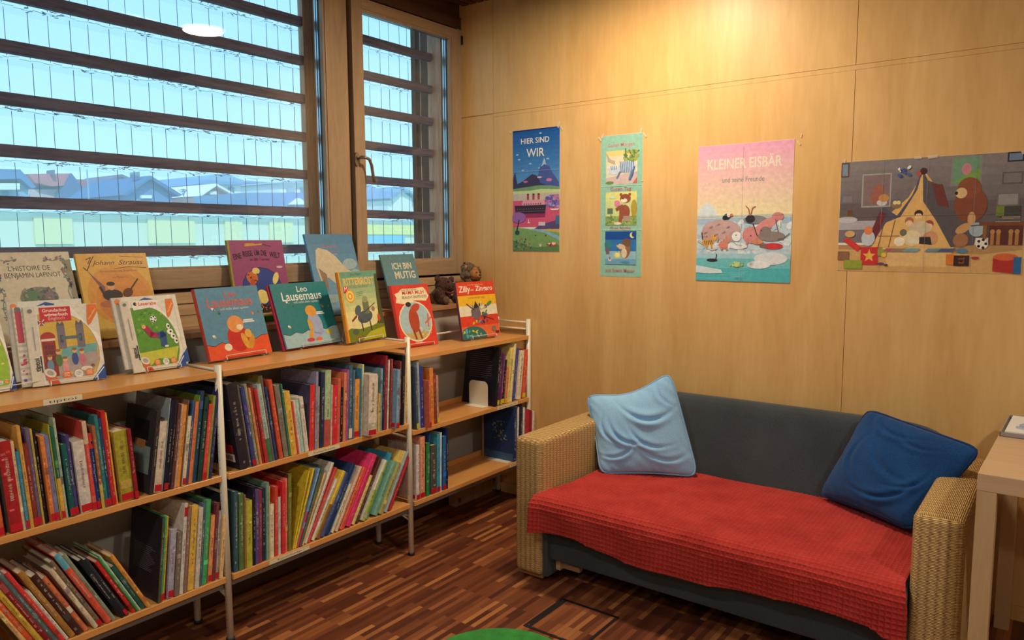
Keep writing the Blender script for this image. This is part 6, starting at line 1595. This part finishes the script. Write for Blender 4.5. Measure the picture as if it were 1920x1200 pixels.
# ------------------------------------------------------------ red waffle throw over the seat
def catmull(P, t):
    for i in range(len(P) - 1):
        if P[i][0] <= t <= P[i + 1][0]:
            a = (t - P[i][0]) / (P[i + 1][0] - P[i][0]); a = a * a * (3 - 2 * a) * .5 + a * .5
            return P[i][1] + (P[i + 1][1] - P[i][1]) * a
    return P[-1][1] if t > P[-1][0] else P[0][1]
HEM = [(1.19, 0.262), (1.30, 0.275), (1.396, 0.284), (1.543, 0.254), (1.779, 0.241), (1.987, 0.244), (2.175, 0.258), (2.367, 0.275), (2.477, 0.272), (2.60, 0.268), (2.66, 0.240), (2.715, 0.235)]
WC = 0.0185
def throw():
    NU, NV = 560, 400
    vs = []
    top = 0.4225
    for i in range(NU + 1):
        uu = i / NU
        for j in range(NV + 1):
            vv = j / NV
            # arc length along v: from back (0) to hem
            xL0, xR0 = 1.250, 2.690
            hemz = catmull(HEM, 1.19 + (2.715 - 1.19) * uu)
            La = 0.70; Lr = 0.055 * math.pi / 2; Lh = max(top - 0.055 - hemz, 0.02)
            s = vv * (La + Lr + Lh)
            spread = min(1, max(0, (s - 0.45) / 0.35)); spread = spread * spread * (3 - 2 * spread)
            xa = xL0 + (1.196 - xL0) * spread; xb = xR0 + (2.708 - xR0) * min(1, max(0, (s - La) / .1))
            x = xa + (xb - xa) * uu
            yb = -0.20
            if s < La:
                y = yb - s; z = top; n = Vector((0, 0, 1))
            elif s < La + Lr:
                th = (s - La) / 0.055
                y = yb - La - 0.055 * math.sin(th); z = top - 0.055 * (1 - math.cos(th)); n = Vector((0, -math.sin(th), math.cos(th)))
            else:
                d = s - La - Lr
                y = yb - La - 0.055 + 0.004 * math.sin(x * 21) - 0.10 * d * 0.25 + (0.006 * math.sin(x * 9 + 1)) * d / 0.1; z = top - 0.055 - d; n = Vector((0, -1, 0))
            z += 0.004 * noise.noise(Vector((x * 4, y * 5, 0))) * (1 if s < La else .4) - 0.006 * max(0, 1 - abs(x - 1.97) / .7) * (1 if s < La else 0) + (0.004 if s < La else 0.0)
            if x < 1.25 and s > 0.62: y -= 0.016 * (1.25 - x) / .05 * min(1, (s - .62) / .1)
            # waffle relief
            a = (x + 0.004 * noise.noise(Vector((x * 3, s * 3, 5)))) / WC; b_ = (s + 0.004 * noise.noise(Vector((x * 3, s * 3, 9)))) / WC
            fa = abs((a % 1) - .5) * 2; fb = abs((b_ % 1) - .5) * 2
            ridge = max(fa, fb) ** 4
            p = Vector((x, y, z)) + n * (0.0066 * ridge)
            vs.append(p)
    fs = []
    for i in range(NU):
        for j in range(NV):
            q = i * (NV + 1) + j
            fs.append((q, q + NV + 1, q + NV + 2, q + 1))
    m = MB(); m.add(vs, fs, None, True)
    return m
o = throw().build('throw_blanket', M_THROW)
tag(o, 'red waffle weave throw spread over the sofa seat', 'blanket')
so = o.modifiers.new('thickness', 'SOLIDIFY'); so.thickness = 0.003; so.offset = -1

# ------------------------------------------------------------ pillows
def pillow(name, corners, thick, mat, matp, label, wr, seed, bulge, pull):
    """corners: TL, TR, BR, BL; normal toward the room"""
    TL, TR, BR, BL = [Vector(c) for c in corners]
    c0 = (TL + TR + BR + BL) / 4
    nrm = (TR - TL + BR - BL).cross(TL - BL + TR - BR).normalized()
    if nrm.y > 0: nrm = -nrm
    n = 64
    def base(u, v):
        # rounded corners, sides drawn in between them
        a, b = 2 * u - 1, 2 * v - 1
        k = 0.055
        a2 = a * (1 - k * (a * a) * (b * b) ** 3) * (1 - 0.065 * (1 - b * b) * a * a)
        b2 = b * (1 - k * (b * b) * (a * a) ** 3) * (1 - 0.065 * (1 - a * a) * b * b)
        c_ = max(0, abs(a) + abs(b) - 1.86) / .14
        b2 += pull[0] * math.sin(math.pi * min(1, u / pull[1] * .5 if u < pull[1] else .5 + .5 * (u - pull[1]) / (1 - pull[1]))) ** 1.5 * ((1 - b) / 2) ** 3
        a2 += pull[2] * math.sin(math.pi * v) * ((1 + a) / 2) ** 3
        a2 *= 1 - .022 * c_; b2 *= 1 - .022 * c_
        u2, v2 = (a2 + 1) / 2, (b2 + 1) / 2
        return (TL * (1 - u2) + TR * u2) * (1 - v2) + (BL * (1 - u2) + BR * u2) * v2
    def hgt(u, v):
        return (4 * u * (1 - u)) ** .5 * (4 * v * (1 - v)) ** .5
    def fold(u, v, c, ang, ln, wd, amp):
        # one soft crease with a raised flank, centred at c
        x, y = u - c[0], v - c[1]
        s_, t_ = x * math.cos(ang) + y * math.sin(ang), -x * math.sin(ang) + y * math.cos(ang)
        t_ += 0.35 * s_ * s_ / ln
        g = math.exp(-(s_ / ln) ** 2)
        return amp * g * (math.exp(-((t_ - wd) / wd) ** 2) - 1.15 * math.exp(-(t_ / (wd * .55)) ** 2) + .5 * math.exp(-((t_ + wd * 1.2) / wd) ** 2))
    vs = []
    for side in (1, -1):
        for i in range(n + 1):
            for j in range(n + 1):
                u, v = i / n, j / n
                h = hgt(u, v)
                p = base(u, v)
                w = 0
                if side > 0:
                    q = Vector((u * 1.6 + seed, v * 1.6, seed))
                    w = h ** .5 * (wr * .5 * noise.noise(q) + sum(fold(u, v, *f_) for f_ in bulge))
                    edge = min(u, 1 - u, v, 1 - v)
                    w += 0.003 * math.sin((u - v * .6) * 46 + 5 * noise.noise(q * 2)) * math.exp(-edge * 14) * min(1, edge * 30)
                vs.append(p + nrm * (side * thick / 2 * h + w))
    fs = []
    K = (n + 1) ** 2
    for i in range(n):
        for j in range(n):
            a = i * (n + 1) + j
            fs.append((a, a + n + 1, a + n + 2, a + 1)); fs.append((K + a, K + a + 1, K + a + n + 2, K + a + n + 1))
    m = MB(); m.add(vs, fs, None, True)
    o = m.build(name, mat)
    bm = bmesh.new(); bm.from_mesh(o.data); bmesh.ops.remove_doubles(bm, verts=bm.verts, dist=1e-5); bmesh.ops.recalc_face_normals(bm, faces=bm.faces); bm.to_mesh(o.data); bm.free()
    tag(o, label, 'cushion', None)
    pts = [base(i / 24, 0) for i in range(25)] + [base(1, i / 24) for i in range(1, 25)] + [base(1 - i / 24, 1) for i in range(1, 25)] + [base(0, 1 - i / 24) for i in range(1, 25)]
    MB().tube(pts, 0.006, 10).build('piping', matp, o)
    return o
M_LB = fabric('light_blue_cotton', (130, 176, 216), (158, 202, 236), 0.95, 200, 0.3, 4)
M_LBP = fabric('light_blue_piping', (112, 160, 204), (138, 184, 224), 0.95, 200, 0.3, 4)
M_DB = fabric('navy_cotton', (18, 56, 104), (30, 78, 134), 0.95, 200, 0.3, 4)
M_DBP = fabric('navy_piping', (16, 44, 88), (24, 58, 108), 0.95, 200, 0.3, 4)
pillow('cushion', [(1.119, -0.360, 0.766), (1.528, -0.235, 0.915), (1.701, -0.274, 0.425), (1.290, -0.506, 0.425)], 0.15, M_LB, M_LBP, 'light blue square cushion leaning on the left sofa arm', 0.020, 1.7, [((.62, .42), .25, .20, .045, .020), ((.30, .60), .75, .16, .035, .016), ((.55, .68), .55, .16, .035, .014), ((.25, .80), -.25, .18, .030, .012), ((.12, .48), 1.35, .14, .030, .012), ((.70, .85), .15, .20, .035, .010), ((.82, .20), 1.2, .14, .03, .008)], (.15, .48, .05))
pillow('cushion', [(2.407, -0.200, 0.848), (2.846, -0.360, 0.779), (2.648, -0.500, 0.456), (2.233, -0.235, 0.440)], 0.16, M_DB, M_DBP, 'dark blue square cushion leaning on the right sofa arm', 0.018, 4.1, [((.35, .16), .35, .18, .035, .012), ((.62, .22), .1, .16, .03, .009), ((.68, .78), -.55, .20, .04, .014), ((.80, .60), -.8, .14, .03, .010), ((.20, .55), 1.2, .20, .04, .007), ((.5, .5), .6, .25, .05, .006)], (-.03, .5, .03))

# ------------------------------------------------------------ table at the right with papers
TA = -0.024
tb = thing('side_table', (2.879, -0.98, 0), 'pale birch table at the right picture edge in front of the sofa arm', 'table', None, TA)
TZ = 0.8535
def tk(mbx, name, mat, label=None):
    o = mbx.build(name, mat, tb)
    if label: o['label'] = label
    return o
tk(MB().box(0, 1.15, 0, 0.90, TZ - 0.053, TZ, bev=0.0012), 'table_top', M_TABLE)
for x, y in ((0, 0), (1.098, 0), (0, 0.848), (1.098, 0.848)):
    tk(MB().box(x + 0.0005, x + 0.0515, y + 0.0008, y + 0.0515, 0, TZ - 0.0535, bev=0.0012), 'leg', M_TABLEZ)
def on_table(o):
    o.matrix_basis = Matrix.Translation((2.879, -0.98, TZ + 0.0005)) @ Matrix.Rotation(TA, 4, 'Z')
    return o
M_TRAY = plain('smoky_tray', (150, 140, 138), 0.25)
o = on_table(MB().box(0.004, 0.33, 0.535, 0.86, 0, 0.003).box(0.004, 0.33, 0.535, 0.539, 0, 0.016).box(0.004, 0.008, 0.535, 0.86, 0, 0.016).box(0.33, 0.334, 0.535, 0.86, 0, 0.016).box(0.004, 0.334, 0.86, 0.864, 0, 0.016).build('paper_tray', M_TRAY))
tag(o, 'grey translucent tray on the birch table holding leaflets', 'tray')
o = on_table(MB().box(0.018, 0.238, 0.548, 0.848, 0.0035, 0.018).build('paper_stack', plain('white_paper', (226, 222, 214), .7)))
tag(o, 'stack of white paper lying in the grey tray', 'paper')
def leaflet(rot, ox, oy, z, label):
    o = MB().box(0, .15, 0, .21, 0, 0.006).build('leaflet', plain('leaflet_edges', (176, 184, 200), .5))
    o.matrix_basis = Matrix.Translation((2.879, -0.98, TZ + 0.0005 + z)) @ Matrix.Rotation(TA, 4, 'Z') @ Matrix.Translation((ox, oy, 0)) @ Matrix.Rotation(rot, 4, 'Z')
    a = Art(.15, .21); a.rect(0, 0, 1, 1, (70, 56, 52)); a.rect(0, 0, 1, .45, (176, 178, 190)); a.poly([(0, .45), (1, .52), (1, .62), (0, .50)], (206, 180, 140)); a.speck(.05, .5, .95, .95, 24, [(110, 80, 60), (200, 180, 150), (50, 40, 44)], .04, 3); a.text('i', .15, .8, .03, WHITE)
    q = a.build('front_page', M_PRINT, o); q.location = (0, 0, 0.0062)
    tag(o, label, 'leaflet')
leaflet(-.45, .045, .62, .0188, 'dark brown and white leaflet lying on the white paper stack')
leaflet(-.35, .055, .63, .0256, 'leaflet on top of the small pile in the tray')

# ------------------------------------------------------------ floor hatch, rug, box
ht = thing('floor_hatch', (1.515, -1.107, 0), 'square floor hatch with a dark metal frame set in the parquet', 'hatch')
hx0, hx1, hy0, hy1 = 1.374, 1.656, -1.252, -0.962
M_HF = plain('gunmetal', (66, 60, 62), 0.4, 0.7)
kid(MB().box(hx0, hx0 + .030, hy0, hy1, 0.0002, 0.003).box(hx1 - .013, hx1, hy0, hy1, 0.0002, 0.003).box(hx0 + .030, hx1 - .013, hy0, hy0 + .012, 0.0002, 0.0028).box(hx0 + .030, hx1 - .013, hy1 - .012, hy1, 0.0002, 0.0028), 'frame', M_HF, ht)
kid(MB().box(hx0 + .031, hx1 - .014, hy0 + .013, hy1 - .013, 0.0002, 0.0018), 'inlay', M_FLOOR, ht)
for x, y in ((hx0 + .015, hy0 + .02), (hx0 + .015, hy1 - .02), (hx1 - .0065, hy1 - .02)):
    kid(MB().tube([(x, y, 0.003), (x, y, 0.0036)], 0.003, 10), 'screw', M_METAL, ht)
def disc(cx, cy, r, z0, z1, n=96, b=0.006):
    prof_ = [(r, z0), (r + b * .3, (z0 + z1) / 2), (r, z1 - b * .3), (r - b, z1), (r * .6, z1 + .0005), (r * .3, z1 + .0005), (0.001, z1 + .0005)]
    vs = []
    for (q, z) in prof_:
        for i in range(n):
            a = 2 * math.pi * i / n
            vs.append((cx + q * math.cos(a), cy + q * math.sin(a), z))
    fs = []
    for k_ in range(len(prof_) - 1):
        for i in range(n):
            fs.append((k_ * n + i, k_ * n + (i + 1) % n, (k_ + 1) * n + (i + 1) % n, (k_ + 1) * n + i))
    fs.append(tuple((len(prof_) - 1) * n + i for i in range(n)))
    m = MB(); m.add(vs, fs, None, True); return m
o = disc(1.492, -1.573, 0.293, 0.0005, 0.012).build('round_rug', fabric('green_felt', (38, 126, 46), (62, 158, 66), 1.0, 300, .6, 20))
tag(o, 'round green felt rug at the bottom edge of the picture', 'rug')
bx = thing('storage_panel', (0.27, -0.2, 0), 'pale plywood box standing on the floor under the right shelf bay', 'box')
kid(MB().box(0.205, 0.262, -0.40, -0.05, 0.001, 0.19, bev=0.003), 'front', wood('pale_box', (150, 118, 92), (176, 142, 112), .6), bx)
kid(MB().box(0.262, 0.2635, -0.375, -0.355, 0.02, 0.05), 'sticker', plain('purple_sticker', (110, 50, 90), .5), bx)

# ------------------------------------------------------------ ceiling lamps
def emis(name, col, s):
    m = bpy.data.materials.new(name); m.use_nodes = True
    nt = m.node_tree; nt.nodes.clear()
    e = N(nt, 'ShaderNodeEmission'); e.inputs[0].default_value = (*col, 1); e.inputs[1].default_value = s
    o = N(nt, 'ShaderNodeOutputMaterial'); nt.links.new(e.outputs[0], o.inputs[0]); return m
M_LAMP = emis('lamp_diffuser', (1.0, 0.86, 0.66), 7.0)
def ceiling_lamp(x, y, watts, label, lcol, size=0.24):
    t = thing('ceiling_lamp', (x, y, RZ), label, 'ceiling lamp', 'round ceiling lamps')
    kid(disc(x, y, 0.135, 2.915, RZ, 48, .004), 'housing', M_POST, t)
    m = MB(); m.prism([(x + .124 * math.cos(a), y + .124 * math.sin(a)) for a in [i * math.pi / 24 for i in range(48)]], 2.905, 2.914, 'xy')
    kid(m, 'diffuser', M_LAMP, t)
    ld = bpy.data.lights.new('bulb', 'AREA'); ld.shape = 'DISK'; ld.size = size; ld.energy = watts; ld.color = lcol
    lo = bpy.data.objects.new('bulb', ld); COL.objects.link(lo)
    lo.location = (x, y, 2.90)
    return keep(lo, t)
for (x, y, wt, lb, lc) in [(1.43, -0.80, 38, 'round ceiling lamp above the sofa, mirrored in the window glass', (1.0, 0.81, 0.56)), (1.7, -3.6, 24, 'unseen round fill lamp added above the shelves in mid room', (1.0, 0.92, 0.80)), (4.2, -2.2, 32, 'unseen round fill lamp added in front of the birch table', (1.0, 0.92, 0.80)), (4.2, -4.8, 24, 'unseen round fill lamp added farthest from the sofa', (1.0, 0.92, 0.80))]:  # beyond the mirrored sofa lamp, the rest are unseen and added as fill
    ceiling_lamp(x, y, wt, lb, lc)
